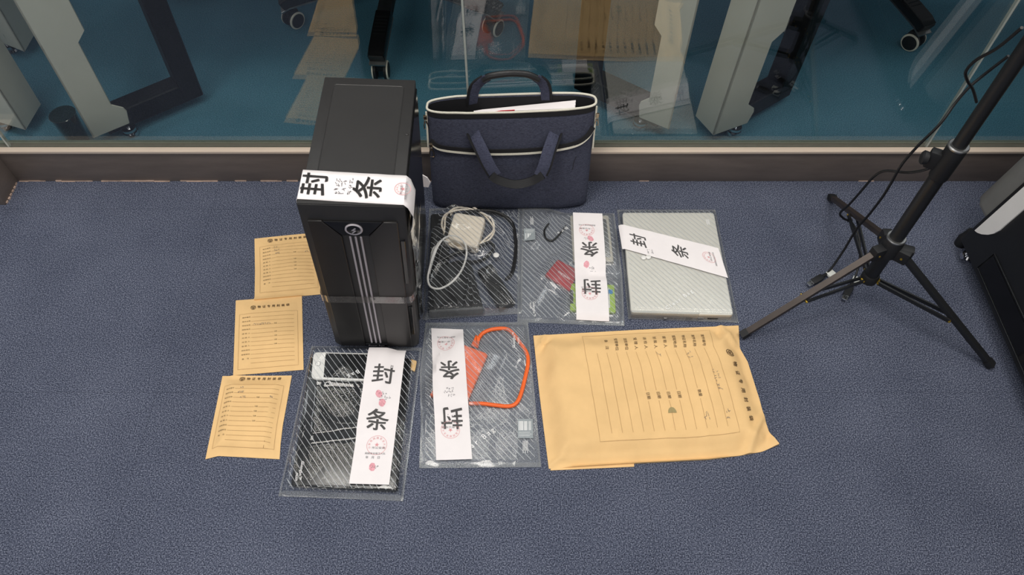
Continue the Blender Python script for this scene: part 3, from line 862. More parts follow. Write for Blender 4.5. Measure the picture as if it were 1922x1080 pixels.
# top small one, its right end running behind the tower
P1 = Patch(XY(478, 565), XY(606, 553), XY(600, 437), XY(478, 449), left=[XY(479, 512)], top=[XY(535, 443)])
g1 = 'kraft'
e2z = None
P2 = Patch(XY(438, 706), XY(570, 695), XY(567, 556), XY(443, 565))
z2 = bulge(P2, .0026, 21, wr=.0004)
P3 = Patch(XY(386, 863), XY(525, 863), XY(548, 706), XY(418, 707), right=[XY(527, 833), XY(531, 800)], bottom=[XY(410, 857), XY(470, 860)])
def on2(x, y): return .0042 * sstep(-poly_dist(pl2, x, y), -.008, .004)
pl2 = ccw([tuple(p) for p in (XY(438, 706), XY(570, 695), XY(567, 556), XY(443, 565))])
envelope('small kraft evidence envelope tucked against the left side of the tower', P1, bulge(P1, .007, 11, soft=.05, base=on2), (.152, .178), False,
         (.24, .935, .0068, .0112), (.08, .94, .10, .84), .0033, ((0, .26, 2), (1, .26, 3), (2, .28, 3), (2, .80, 2)), 1)
envelope('thin flat small kraft evidence envelope, middle of the column of three', P2, z2, (.147, .192), False,
         (.27, .875, .0066, .0105), (.065, .93, .065, .79), .0033, ((2, .24, 9),), 2)
def crease3(r, body, pt, W, H):
    k = Ink(pt)
    k.line([(W * .78, H * .10), (W * .80, H * .18)], .0007); k.done('crease', M['faint_ink'], body)
envelope('plump small kraft evidence envelope, lowest of the left column', P3, bulge(P3, .011, 31, edge=.004, soft=.03, base=lambda x, y: on2(x, y)), (.146, .185), False,
         (.30, .955, .0066, .0108), (.07, .92, .10, .86), .0033, ((0, .30, 2), (1, .28, 3), (2, .33, 3), (2, .82, 2)), 3, extra=crease3)
# large one lying on its side
P4 = Patch(XY(1030, 881), XY(1461, 836), XY(1386, 612), XY(1001, 631), right=[XY(1441, 811), XY(1425, 750), XY(1403, 680), XY(1388, 654)],
           bottom=[XY(1180, 872), XY(1330, 864), XY(1386, 857), XY(1430, 849)], left=[XY(1013, 745)], top=[XY(1200, 620)])
zb4 = bulge(P4, .020, 41, edge=.003, soft=.05, wr=.0028)
def z4(x, y, u, v):
    z = zb4(x, y, u, v)
    z += .006 * sstep(u, .93, 1) * sstep(.25 - v, 0, .2)             # flared lower right corner
    def ridge(u0, v0, u1, v1, w, h):
        ax, ay, bx, by = u0 * .455, v0 * .29, u1 * .455, v1 * .29; X, Y = u * .455, v * .29
        dx, dy = bx - ax, by - ay; t = ((X-ax)*dx + (Y-ay)*dy) / (dx*dx + dy*dy); d = ((X-ax)*dy - (Y-ay)*dx) / math.hypot(dx, dy)
        return 1.5 * h * math.exp(-(d / w) ** 2) * sstep(t, -.1, .15) * sstep(1.1 - t, 0, .25)
    z += ridge(-.01, .80, .085, .99, .004, -.0045) + ridge(.0, .86, .06, 1.0, .004, .003)
    z += ridge(.84, -.02, 1.0, .24, .007, .0055) + ridge(.90, -.02, 1.0, .10, .006, -.004)
    z += ridge(.885, 1.0, .90, .86, .006, -.004) + ridge(.90, 1.02, .985, .80, .006, .004) + ridge(.975, .80, .975, .40, .008, -.002)
    z += ridge(.0, .02, .07, .07, .004, .003) + ridge(.05, .052, .80, .052, .005, .0016)
    z = max(z, .0065 * sstep(.02 - v, 0, .02) * sstep(u, .02, .12) * sstep(.9 - u, 0, .2))   # the front sheet stands off its lower edge
    return max(z, .0014)
def extra4(r, body, pt, W, H):
    k = Ink(pt); x_, y_ = .690 * W, .575 * H; c_ = k.bm.verts.new(pt(x_, y_)); ar = [k.bm.verts.new(pt(x_ - .0115 * math.sin(math.radians(a)), y_ + .0085 * math.cos(math.radians(a)))) for a in range(0, 181, 12)]
    for q in range(len(ar) - 1): k.bm.faces.new((c_, ar[q], ar[q+1]))
    
    bad = k.done('stain', M['stain'], body, 'small grey green stain')
    # lower sheet of the open bottom edge peeping out
    q = Patch(XY(1033, 884), XY(1190, 877), XY(1190, 866), XY(1036, 872)); bm = bmesh.new()
    closed_sheet(q, bm, 12, 2, lambda x, y, u, v: .0016, lambda x, y, u, v: .0005); link_bm('bottom_flap', bm, M['kraft'], r)
envelope('large kraft evidence envelope lying sideways in front of the silver laptop', P4, z4, (.29, .455), True,
         (.262, .925, .0098, .0203), (.035, .86, .235, .855), .0078, ((0, .42, 5), (0, .8, 2), (2, .24, 2), (2, .80, 2), (5, .24, 1)), 4, 90, 64, extra4, .026)

# ------------------------------------------------------------------ clear zip bags and what lies in them
def wpoly(px, z=0.0): return ccw([tuple(F(a, b, z).xy) for a, b in px])
def fold(px0, py0, px1, py1, w=.0022, h=.007):
    a, b = F(px0, py0, .02), F(px1, py1, .01); return (a.x, a.y, b.x, b.y, w, h)
def clear_bag(label, corners, contents, seed, wr=.0016, fall=.03, prints=None, edges={}, haze=.10, ns=110, nt=150, smooth_h=None, ripples=()):
    """corners BL, BR, TR, TL in pixels; contents: (outline ccw, top height)"""
    P = Patch(*[XY(*c) for c in corners], **{k: [XY(*q) for q in v] for k, v in edges.items()})
    r = thing('clear_bag', label, 'plastic bag', (P.c.x, P.c.y, 0), 'clear striped document bags on the carpet')
    inv = {}
    def drape(x, y, amp=1.0):
        z = .003; acc = 0
        for poly, h in contents:
            d = poly_dist(poly, x, y); fl = fall + h * .6
            acc += (max(0.0, (h + .0022) * (1 - sstep(d, 0.001, fl)))) ** 6
        z = max(z, acc ** (1 / 6.0))
        z += amp * wr * (1.3 * noise.noise(Vector((x * 11, y * 11, seed)))) if wr else 0
        for (ax, ay, bx, by, w, hh) in ripples:
            dx, dy = bx - ax, by - ay; t = ((x-ax)*dx + (y-ay)*dy) / (dx*dx+dy*dy)
            if -.05 < t < 1.05:
                dd = abs((x-ax)*dy - (y-ay)*dx) / math.hypot(dx, dy); z += hh * math.exp(-(dd / w) ** 2) * sstep(t, -.05, .15) * sstep(1 - t, -.05, .15)
        return z
    def edge_d(u, v): return min(u * P.W, (1-u) * P.W, v * P.H, (1-v) * P.H)
    cz = max([h for _, h in contents] + [0])
    def floor_z(x, y):
        m = 0
        for poly, h in contents:
            if poly_dist(poly, x, y) < .001: m = max(m, h)
        return m
    def top(x, y, u, v):
        z = drape(x, y); k = sstep(edge_d(u, v), 0, .016)
        z = .0022 + (z - .0022) * k
        rid = abs(noise.noise(Vector((x * 17 + 7, y * 8, seed + 2))))
        z += wr * .9 * (1 - min(1, rid * 6)) * k
        fz_ = floor_z(x, y)
        return max(z, .0018, (fz_ + .0012) if fz_ else 0)
    bm = bmesh.new(); uvl = bm.loops.layers.uv.verify()
    P.sheet(bm, ns, nt, top, uvl)
    P.sheet(bm, 8, 10, lambda x, y, u, v: .0007, uvl, flip=True)
    mat = clear_mat('clear_striped_film', (0.975, 0.98, 0.98, 1), .07, haze, (196, 200, 204), 1.5, (.0099, .00095, P.W, P.H, .011), bump=.05, gloss=1.0)
    film = link_bm('film', bm, mat, r, angle=80)
    # welded rim
    bm = bmesh.new()
    for a, b in (((0, 0), (1, 0)), ((0, 1), (1, 1))):
        for k in range(24):
            pass
    def rim(u0, u1, v0, v1, n1, n2):
        g = [[None] * (n2 + 1) for _ in range(n1 + 1)]
        for i in range(n1 + 1):
            for j in range(n2 + 1):
                u, v = u0 + (u1-u0) * i / n1, v0 + (v1-v0) * j / n2; q = P.xy(u, v); g[i][j] = bm.verts.new((q.x, q.y, top(q.x, q.y, u, v) + .0005))
        for i in range(n1):
            for j in range(n2): bm.faces.new((g[i][j], g[i+1][j], g[i+1][j+1], g[i][j+1]))
    e = .006
    rim(0, 1, 0, e * 1.5 / P.H, 50, 2); rim(0, 1, 1 - e * 1.5 / P.H, 1, 50, 2); rim(0, e * .7 / P.W, 0, 1, 2, 60); rim(1 - e * .7 / P.W, 1, 0, 1, 2, 60)
    link_bm('welded_rim', bm, M['rim'], r)
    def zt(x, y):
        # height above the film for things stuck on it, taken at any floor point
        z = drape(x, y); fz_ = floor_z(x, y)
        return max(z + wr * .8, .003, fz_ + .002)
    if prints:
        def pt(px, py): # print given in picture pixels at the film's height
            q = F(px, py, .006); q = F(px, py, zt(q.x, q.y)); return Vector((q.x, q.y, zt(q.x, q.y) + .0012))
        def mk(ox, oy, rot):
            o = F(ox, oy, .006); o = F(ox, oy, zt(o.x, o.y)); c, n = math.cos(rot), math.sin(rot)
            def f(x, y):
                X, Y = o.x + x * c - y * n, o.y + x * n + y * c
                return Vector((X, Y, zt(X, Y) + .0006))
            return Ink(f)
        for kind, ox, oy, rot, arg in prints:
            k = mk(ox, oy, rot)
            if kind == 'text': body, size = arg; k.text(body, 0, 0, size, sx=1.0); k.done('printed_text', M['print_white'], film)
            elif kind == 'code':
                w, h = arg; hz = mk(ox, oy, rot)
                hz.line([(-w/2, 0), (w/2, 0)], h); hz.done('grey_label', M['print_haze'], film)
                k = Ink(lambda x, y, f=k.pt: f(x, y) + Vector((0, 0, .0004)))
                x = -w * .42
                rn = random.Random(seed)
                while x < w * .40:
                    q = rn.choice((.0006, .0010, .0016)); k.line([(x, -h * .1), (x, h * .38)], q); x += q + rn.choice((.0009, .0016))
                for j in range(3): k.line([(-w * .42, -h * (.2 + .09 * j)), (w * (.3 + .1 * (j % 2)), -h * (.2 + .09 * j))], .0007)
                k.done('barcode', M['print_white'], film)
            elif kind == 'lines':
                n_, l = arg
                for j in range(n_): k.line([(0, -j * .0022), (l * (1 - .2 * (j % 2)), -j * .0022)], .0008)
                k.done('small_print', M['print_white'], film)
            elif kind == 'button':
                bm = bmesh.new(); o = k.pt(0, 0); add_lathe(bm, o - Vector((0, 0, .001)), (0, 0, 1), [(0, arg), (.002, arg), (.003, arg * .8), (.0034, arg * .3)], 20); link_bm('snap_button', bm, M['white'], r)
    return r, zt, P
M['rim'] = clear_mat('welded_film_rim', (0.86, 0.87, 0.87, 1), .14, .16, (214, 216, 218), 1.5, gloss=.9)

def slab(name, poly, z0, z1, mat, bev=.003, rnd=.0, parent=None, label=None, cat=None, segs=3, group=None):
    p = inset_round(poly, rnd) if rnd else poly
    bm = bmesh.new(); add_prism(bm, ccw(p), z0, z1, bev, segs)
    c = Vector((sum(q[0] for q in poly) / len(poly), sum(q[1] for q in poly) / len(poly), z0))
    o = link_bm(name, bm, mat, parent, origin=c if parent is None else None)
    if label: tag(o, label, cat, group)
    return o
def scaled(poly, f, g=None):
    cx = sum(q[0] for q in poly) / len(poly); cy = sum(q[1] for q in poly) / len(poly)
    return [(cx + (q[0] - cx) * f, cy + (q[1] - cy) * (g or f)) for q in poly]

# --- laptop in its bag, behind the large envelope
LP = wpoly([(1168, 399), (1340, 399), (1377, 592), (1184, 587)], .022)
lap = thing('laptop', 'closed silver laptop inside the rightmost clear bag', 'laptop', (sum(q[0] for q in LP)/4, sum(q[1] for q in LP)/4, 0))
slab('base', LP, .0022, .012, M['steel_grey'], .002, .008, lap)
slab('lid', LP, .0128, .022, M['silver'], .0025, .008, lap)
slab('rubber_foot', scaled(LP, .9, .05), .0012, .003, M['black_matt'], .0005, 0, lap)
slab('gap', scaled(LP, .975), .0115, .0132, M['black_matt'], 0, .006, lap)
q = LP; fy = min(p[1] for p in q); fx0 = min(p[0] for p in q if p[1] < fy + .02); fx1 = max(p[0] for p in q if p[1] < fy + .02)
for k_, (a, b) in enumerate(((.33, .36), (.55, .61), (.66, .72), (.76, .86))):
    bm = bmesh.new(); add_box(bm, (fx0 + (fx1-fx0)*a, fy - .0006, .005), (fx0 + (fx1-fx0)*b, fy + .004, .0095)); link_bm('port', bm, M['black_matt' if k_ % 2 else 'steel_grey'], lap, smooth=False)
r3, zt3, PB3 = clear_bag('clear striped bag tight around the silver laptop', [(1179, 600), (1386, 607), (1342, 395), (1158, 395)], [(LP, .022)], 3, .0005, .016,
    [('text', 1274, 563, math.radians(37), ('C l e a r   B a g', .0130)), ('button', 1208, 484, 0, .006), ('button', 1217, 483, 0, .006), ('lines', 1330, 412, -PI/2, (4, .018))], haze=.06)
Z3 = lambda x, y: zt3(x, y)
def pc(pts, z): return [tuple(F(a, b, z).xy) for a, b in pts]
seal(r3, pc([(1168, 467), (1161, 421), (1348, 467), (1366, 523)], .024), Z3, (('封', .18), ('条', .585)), ((.87, .015),), (), 5, ((.26, -.42, 3), (.30, -.40, 3)), csize=.043)

# --- phones and tablet, front bag
TB = wpoly([(583, 668), (772, 672), (745, 920), (545, 910)], .016)
slab('tablet_computer', TB, .0014, .015, M['screen'], .003, .006, None, 'black tablet filling the clear bag in front of the tower', 'tablet')
PH = wpoly([(640, 722), (705, 735), (672, 812), (590, 813)], .022)
WPc = [(588, 660), (722, 663), (718, 716), (583, 711)]
WP = wpoly(WPc, .024)
BPc = [(597, 722), (712, 730), (690, 800), (588, 812)]
BP = wpoly(BPc, .022)
bp = thing('smartphone', 'black smartphone lying under the white phone on the tablet', 'phone', (sum(q[0] for q in BP)/4, sum(q[1] for q in BP)/4, .015), 'phones in the clear bag')
slab('phone_body', BP, .0152, .0215, M['black_gloss'], .002, .010, bp); slab('screen', scaled(BP, .965), .0208, .0222, M['screen'], .0003, .009, bp)
wp = thing('smartphone', 'white smartphone with round home button lying sideways on the tablet', 'phone', (sum(q[0] for q in WP)/4, sum(q[1] for q in WP)/4, .015), 'phones in the clear bag')
slab('phone_body', WP, .0152, .0226, M['white'], .0025, .011, wp)
SCR = wpoly([(611, 663), (716, 666), (712, 712), (607, 708)], .024)
slab('screen', SCR, .022, .0229, M['screen'], .0002, .0, wp)
hb = F(597, 683, .0228); bm = bmesh.new(); add_lathe(bm, (hb.x, hb.y, .0222), (0, 0, 1), [(0, .0058), (.0007, .0058), (.0008, .0045)], 24); link_bm('home_button', bm, M['steel_grey'], wp)
bm = bmesh.new(); add_lathe(bm, (hb.x, hb.y, .0225), (0, 0, 1), [(0, .0048), (.0009, .0048), (.0010, .004)], 24); link_bm('home_button_face', bm, M['white'], wp)
YP = wpoly([(768, 672), (782, 676), (778, 696), (766, 690)], .01)
slab('card', YP, .002, .006, M['kraft'], .0006, .003, None, 'small tan scrap beside the seal at the top right of the phone bag', 'card')
r4, zt4, PB4 = clear_bag('clear striped bag holding phones and black tablet in front of the tower', [(523, 933), (757, 942), (792, 654), (585, 651)],
    [(TB, .016), (BP, .0232), (WP, .0250), (YP, .006)], 8, .0012, .028,
    [('text', 664, 703, math.radians(217), ('B a g', .0135)), ('text', 566, 884, -PI/2, ('Guangbo™', .0082)), ('text', 557, 896, -PI/2, ('A6309', .0062))], haze=.012,
    ripples=[(-.452, .495, -.415, .62, .004, .004), (-.215, .49, -.205, .78, .005, .005), fold(770, 690, 786, 720, .002, .005), fold(776, 730, 757, 800, .0022, .005), fold(766, 790, 752, 900, .0022, .005), fold(742, 905, 757, 930, .002, .005), fold(550, 915, 640, 925, .002, .004)])
seal(r4, pc([(694, 656), (762, 656), (731, 912), (656, 910)], .017), zt4, (('封', .22), ('条', .56)), ((.735, .0195),), ((.37, -.05), (.43, .06), (.885, .02)), 6,
     ((.36, -.05, 3), (.385, 0, 4), (.41, -.02, 3), (.885, 0, 3)), (.82,), csize=.047)

# --- orange drive bag
OD = wpoly([(868, 646), (916, 664), (878, 752), (806, 742)], .014)
od = thing('portable_drive', 'orange rubber-cased portable drive half under the white seal', 'hard drive', (sum(q[0] for q in OD)/4, sum(q[1] for q in OD)/4, 0))
slab('case', OD, .0014, .015, M['orange'], .004, .006, od)
NK = wpoly([(884, 648), (897, 653), (902, 634), (893, 629)], .01)
slab('plug_sleeve', NK, .004, .011, M['orange'], .002, .002, od)
oc = smooth_path([F(a, b, .006) for a, b in ((898, 636), (906, 626), (922, 619), (944, 617), (957, 621), (972, 638), (988, 662), (991, 682), (986, 708), (977, 742), (968, 758), (954, 763), (930, 761), (905, 758), (880, 758))], 8)
bm = bmesh.new(); add_tube(bm, oc, .0042, 8)
o_ = link_bm('data_cable', bm, M['orange'], origin=F(960, 700)); tag(o_, 'orange cable looping right from the orange portable drive', 'cable')
BX = wpoly([(842, 628), (880, 626), (884, 640), (852, 645)], .004)
r5, zt5, PB5 = clear_bag('clear striped bag holding the orange drive and its cable', [(787, 880), (1016, 878), (991, 606), (799, 607)],
    [(OD, .0155), (wpoly([(958, 622), (972, 624), (992, 668), (980, 668)], .008), .0088)], 13, .0012, .04,
    [('text', 905, 822, math.radians(40), ('a r   B a g', .0150)), ('code', 986, 805, 0, (.031, .042)), ('lines', 990, 828, -PI/2, (5, .026)), ('text', 964, 638, PI/2, ('Guangbo™', .0084)), ('text', 973, 640, PI/2, ('A6309', .006))],
    edges={'left': [(790, 800), (788, 700)]}, haze=.13, ripples=[(-.178, .60, -.15, .82, .006, .006), fold(792, 800, 806, 760, .002, .004), fold(796, 640, 808, 610, .002, .004)])
seal(r5, pc([(886, 860), (818, 862), (809, 614), (869, 616)], .012), lambda x, y: zt5(x, y), (('封', .29), ('条', .64)), ((.21, .0185), (.87, .0185)), (), 7,
     ((.44, -.12, 3), (.465, -.1, 4), (.49, -.1, 3)), csize=.047)

# --- drives bag
HD = wpoly([(1070, 405), (1142, 405), (1152, 492), (1076, 490)], .012)
hd_ = thing('hard_drive', 'beige cased hard drive behind the white seal, above the red drive', 'hard drive', (sum(q[0] for q in HD)/4, sum(q[1] for q in HD)/4, 0), None)
slab('case', HD, .0014, .0135, M['beige'], .002, .004, hd_); slab('label', scaled(HD, .86, .82), .0132, .0141, M['steel_grey'], .0002, .002, hd_)
RD = wpoly([(1047, 487), (1086, 508), (1070, 547), (1023, 516)], .01)
rd = thing('portable_drive', 'small red portable drive poking out left of the seal', 'hard drive', (sum(q[0] for q in RD)/4, sum(q[1] for q in RD)/4, 0))
rb = slab('case', RD, .0014, .0105, M['red'], .002, .003, rd)
o = F(1062, 516, .011); k = Ink(lambda x, y: Vector((o.x + x * .75 + y * .66, o.y - x * .66 + y * .75, .0109)))
k.text('SAMSUNG', -.002, -.004, .0075, PI); k.done('printed_text', M['print_white'], rd)
GD = wpoly([(1071, 532), (1153, 535), (1156, 587), (1070, 583)], .01)
gd = thing('hard_drive', 'bare drive with lime green label edge under the lower end of the seal', 'hard drive', (sum(q[0] for q in GD)/4, sum(q[1] for q in GD)/4, 0))
slab('case', GD, .0014, .0105, M['green'], .0015, .004, gd); slab('label', scaled(GD, .76, .72), .0103, .0109, M['label'], .0001, .002, gd)
slab('blue_patch', wpoly([(1142, 544), (1150, 544), (1150, 552), (1142, 552)], .011), .0107, .0114, M['blue'], .0001, 0, gd)
slab('connector', wpoly([(1070, 545), (1076, 545), (1076, 570), (1070, 570)], .011), .0104, .0115, M['black_matt'], .0001, 0, gd)
GC = smooth_path([F(a, b, .006) for a, b in ((1030, 420), (1022, 432), (1024, 446), (1036, 452), (1050, 440), (1062, 424))], 6)
bm = bmesh.new(); add_tube(bm, GC, .0022, 8); o_ = link_bm('thin_cable', bm, M['cable'], origin=F(1040, 436)); tag(o_, 'thin black cable end left of the beige hard drive', 'cable')
r2, zt2, PB2 = clear_bag('clear striped bag holding three storage drives', [(971, 606), (1172, 613), (1153, 402), (972, 389)],
    [(HD, .0142), (RD, .0108), (GD, .0112)], 19, .0014, .03,
    [('text', 1057, 434, math.radians(212), ('B a g', .0130)), ('code', 994, 441, PI, (.027, .038)), ('lines', 996, 422, PI/2, (4, .026)), ('text', 1003, 581, -PI/2, ('Guangbo™', .0085)), ('text', 996, 574, -PI/2, ('A6309', .006))],
    edges={'top': [(1020, 390), (1060, 401)], 'right': [(1168, 520)]}, haze=.13, ripples=[(.10, 1.2, .05, 1.08, .008, .006), fold(1140, 505, 1162, 540, .002, .005), fold(1148, 420, 1160, 500, .0025, .004), fold(1030, 520, 1000, 575, .006, .003)])
seal(r2, pc([(1144, 601), (1082, 598), (1075, 402), (1130, 404)], .013), lambda x, y: zt2(x, y), (('封', .285), ('条', .635)), ((.22, .0175), (.82, .0175)), ((.49, .12), (.735, -.05)), 8,
     ((.44, -.2, 3), (.47, -.15, 3), (.735, -.05, 3)), csize=.046)

# --- charger bag
CH = wpoly([(853, 398), (912, 408), (896, 466), (838, 446)], .03)
ch = thing('laptop_charger', 'ivory square laptop charger among the coiled cables', 'charger', (sum(q[0] for q in CH)/4, sum(q[1] for q in CH)/4, 0))
slab('case', CH, .0025, .031, M['ivory'], .006, .012, ch, segs=4)
bm = bmesh.new(); o = F(842, 452, .018); add_box(bm, (-.008, -.006, .008), (.008, .006, .022), .003, 2, Matrix.Translation((o.x, o.y, 0))); link_bm('plug', bm, M['ivory'], ch)
def cable_thing(name, pts, r, mat, label, cat='cable', n=8):
    bm = bmesh.new(); add_tube(bm, smooth_path([F(*p) for p in pts], n), r, 8)
    o = link_bm(name, bm, mat, origin=F(pts[0][0], pts[0][1])); tag(o, label, cat); return o
wc = [(842, 455, .020), (828, 452, .022), (816, 470, .026), (806, 505, .027), (803, 525, .027), (809, 539, .027), (826, 542, .027), (848, 530, .027), (866, 508, .027), (875, 482, .027), (874, 462, .028), (864, 448, .030), (848, 443, .030), (832, 449, .028), (820, 466, .026), (811, 492, .020), (806, 512, .014), (812, 470, .016), (822, 462, .016)]
cable_thing('charger_cable', wc, .0024, M['white'], 'white cable looped below the ivory charger')
wc2 = []
for k in range(30):
    a = k * 2 * PI / 12 + 2.2; rr_ = 1 + .10 * math.sin(k * 1.7); wc2.append((877 + 47 * rr_ * math.cos(a), 428 + 38 * rr_ * math.sin(a), .007 + .010 * (k / 30)))
wc2 = [p for p in wc2]
cable_thing('charger_cable', wc2, .0024, M['ivory'], 'ivory cable coiled around the ivory charger', n=5)
bc_ = [(815, 520, .006), (822, 490, .008), (832, 455, .016), (845, 425, .02), (865, 405, .022), (895, 396, .016), (930, 398, .010), (955, 412, .007), (965, 430, .005), (968, 470, .005), (962, 510, .005), (950, 525, .005)]
cable_thing('power_cable', bc_, .0042, M['cable'], 'black power cable arching over the ivory charger')
bc2 = [(822, 492, .013), (850, 478, .014), (890, 466, .014), (920, 455, .012), (925, 470, .008), (900, 490, .008), (860, 492, .01), (838, 500, .01)]
cable_thing('power_cable', bc2, .0036, M['cable'], 'black cable doubled across below the ivory charger')
AD = wpoly([(812, 530), (868, 512), (905, 560), (900, 585), (812, 588)], .025)
AD = wpoly([(810, 500), (884, 492), (908, 582), (806, 588)], .022)
slab('power_adapter', AD, .0014, .024, M['black_matt'], .004, .008, None, 'black power adapter at the lower left of the charger bag', 'adapter')
AD2 = wpoly([(896, 506), (922, 494), (968, 566), (938, 580)], .018)
slab('power_adapter', AD2, .0014, .018, M['black_matt'], .004, .006, None, 'long black adapter lying slanted at lower right in the charger bag', 'adapter')
SHADE_BLOCK = wpoly([(809, 402), (846, 400), (842, 494), (806, 498)], .01)  # dark block added where shade and black cable bundles darken the bag
slab('power_adapter', SHADE_BLOCK, .0014, .011, M['black_matt'], .003, .006, None, 'flat black block standing in for shade and cable bundles under the ivory coil along the left edge of the charger bag', 'adapter')
r1, zt1, PB1 = clear_bag('crumpled clear striped bag of chargers and cables beside the tower', [(793, 602), (980, 590), (984, 386), (806, 393)],
    [(CH, .032), (AD, .025), (AD2, .019), (wpoly([(810, 440), (940, 420), (900, 520), (806, 530)], .015), .021)], 29, .0036, .035,
    [('button', 931, 478, 0, .007), ('text', 906, 398, math.radians(212), ('C l e a r', .0125))], haze=.03,
    ripples=[fold(881, 516, 871, 592), fold(883, 516, 889, 590, .002, .008), fold(884, 517, 902, 584), fold(893, 512, 974, 574, .0035, .011), fold(900, 520, 960, 578, .002, .007),
             fold(824, 520, 866, 586, .003, .008), fold(815, 560, 818, 596, .003, .008), fold(816, 590, 872, 588, .003, .008), fold(900, 392, 975, 470, .005, .006), fold(812, 400, 862, 394, .004, .008),
             fold(935, 395, 980, 400, .004, .008)], ns=150, nt=210)

# ------------------------------------------------------------------ laptop carry bag with papers
def bagpt(fx, fz, bulge=True):
    """front face: fx -1..1, fz 0..1"""
    hwid = .190 - .003 * fz
    x = -.006 + fx * hwid + .004 * fz
    y = 1.203 + .047 * fz ** 1.2
    z = fz * .272 + (.008 * fx * fz)
    if bulge: y -= .013 * math.sin(PI * min(1, fz * .9 + .08)) * (1 - fx ** 4) * .8
    return Vector((x, y, z))
bag = thing('carry_bag', 'navy melange laptop bag leaning on the glass partition', 'bag', (-.005, 1.23, 0))
def ringf(fz, inset=0.0, n=44):
    """section of the bag at height fz with rounded ends, counter-clockwise from the left end along the front"""
    d = .060 - .012 * fz - 2 * inset; hw_ = .190 - .003 * fz - inset; out = []
    for k in range(n):
        a = PI + 2 * PI * k / n; c, q = math.cos(a), math.sin(a)
        fx = math.copysign(abs(c) ** .34, c); f = fx * hw_ / (.190 - .003 * fz)
        p = bagpt(f, fz, False); p.y += inset + d / 2 + d / 2 * math.copysign(abs(q) ** .5, q)
        if q < 0: p.y -= .012 * math.sin(PI * min(1, fz * .9 + .08)) * (1 - fx ** 4) * .8; p.z += fz ** 3 * (.006 * fx * fx - .003)
        else: p.z += fz ** 3 * .006 * (1 - fx ** 4)
        p.y += .0015 * noise.noise(Vector((fx * 4, fz * 5, 2)))
        out.append(p)
    return out
levels = [0.012, .02, .04, .08, .15, .25, .35, .45, .55, .65, .75, .85, .93, 1.0]
bm = bmesh.new(); rings = []
for fz_ in levels: rings.append([bm.verts.new(p) for p in ringf(fz_, .010 if fz_ == .012 else (.003 if fz_ == .02 else 0))])
nr = len(rings[0])
for A, B in zip(rings, rings[1:]):
    for j in range(nr): bm.faces.new((A[j], A[(j+1) % nr], B[(j+1) % nr], B[j]))
bm.faces.new(rings[0][::-1])
bmesh.ops.recalc_face_normals(bm, faces=bm.faces[:])
body = link_bm('body', bm, M['fabric'], bag, angle=60)
sol = body.modifiers.new('thickness', 'SOLIDIFY'); sol.thickness = .002; sol.offset = -1
bm = bmesh.new(); rings = [[bm.verts.new(p) for p in ringf(f_, .0032)] for f_ in (.06, .3, .6, .9, .995)]
for A, B in zip(rings, rings[1:]):
    for j in range(nr): bm.faces.new((A[(j+1) % nr], A[j], B[j], B[(j+1) % nr]))
bm.faces.new(rings[0])
link_bm('lining', bm, M['black_fabric'], bag, angle=60)
top_ring = ringf(1.0)
bm = bmesh.new(); add_tube(bm, [p + Vector((0, 0, .003)) for p in top_ring], .0026, 8, closed=True); link_bm('zip_teeth', bm, M['zip'], bag)
bm = bmesh.new()
A = [bm.verts.new(p + Vector((0, -.0015 if i <= 22 else .001, .0025))) for i, p in enumerate(top_ring)]
lo_ = ringf(.962)
B = [bm.verts.new(p + Vector((0, -.0015 if i <= 22 else .001, 0))) for i, p in enumerate(lo_)]
for j in range(nr): bm.faces.new((A[j], A[(j+1) % nr], B[(j+1) % nr], B[j]))
bmesh.ops.recalc_face_normals(bm, faces=bm.faces[:]); link_bm('zip_tape', bm, M['black_fabric'], bag, angle=60)
# piping down the left front edge
bm = bmesh.new(); add_tube(bm, [bagpt(-1, f_) + Vector((-.001, .002 + .008, 0)) for f_ in (1.0, .9, .8, .7, .66)], .0022, 8); link_bm('piping', bm, M['zip'], bag)
bm = bmesh.new(); add_tube(bm, [bagpt(1, f_) + Vector((.001, .010, 0)) for f_ in (1.0, .9, .8, .7, .62)], .0020, 8); link_bm('piping', bm, M['zip'], bag)
# front pocket zip
zl = [(-.97, .715), (-.85, .690), (-.6, .668), (-.3, .652), (0, .648), (.3, .655), (.6, .676), (.8, .705), (.92, .745), (.985, .80)]
def onbag(fx, fz, out): p = bagpt(fx, fz); p.y -= out; p.y += .012 * max(0, abs(fx) - .86) / .14; return p
pth = smooth_path([onbag(a, b, .004) for a, b in zl], 5)
bm = bmesh.new(); add_tube(bm, pth, 0, flat=(.0062, .003), up=(0, -1, .2)); link_bm('pocket_zip', bm, M['zip'], bag)
bm = bmesh.new(); add_tube(bm, [p + Vector((0, .0012, .0075)) for p in pth], 0, flat=(.011, .002), up=(0, -1, .2)); link_bm('pocket_zip_flap', bm, M['black_fabric'], bag)
def zip_pull(p, d, s_=1.0):
    bm = bmesh.new(); p = Vector(p)
    add_box(bm, (-.004, -.003, -.006), (.004, .003, .005), .001, 1, Matrix.Translation(p))
    add_tube(bm, [p + Vector((math.sin(a) * .003, -.003, -.006 + -.004 + .004 * math.cos(a))) for a in [k * PI / 4 for k in range(8)]], .0009, 6, closed=True)
    w, h = .0048 * s_, .024 * s_
    q = p + Vector((0, -.0035, -.010))
    add_tube(bm, [q + Vector((a, 0, b)) for a, b in ((-w * .5, 0), (w * .5, 0), (w, -h * .5), (w, -h), (-w, -h), (-w, -h * .5))], .0014, 6, closed=True)
    link_bm('zip_pull', bm, M['bag_metal'], bag)
zip_pull(onbag(-.965, .712, .008), 0); zip_pull(bagpt(-1, 1) + Vector((-.004, .006, -.012)), 0, .9); zip_pull(bagpt(1, 1) + Vector((.004, .004, -.02)), 0, .7)
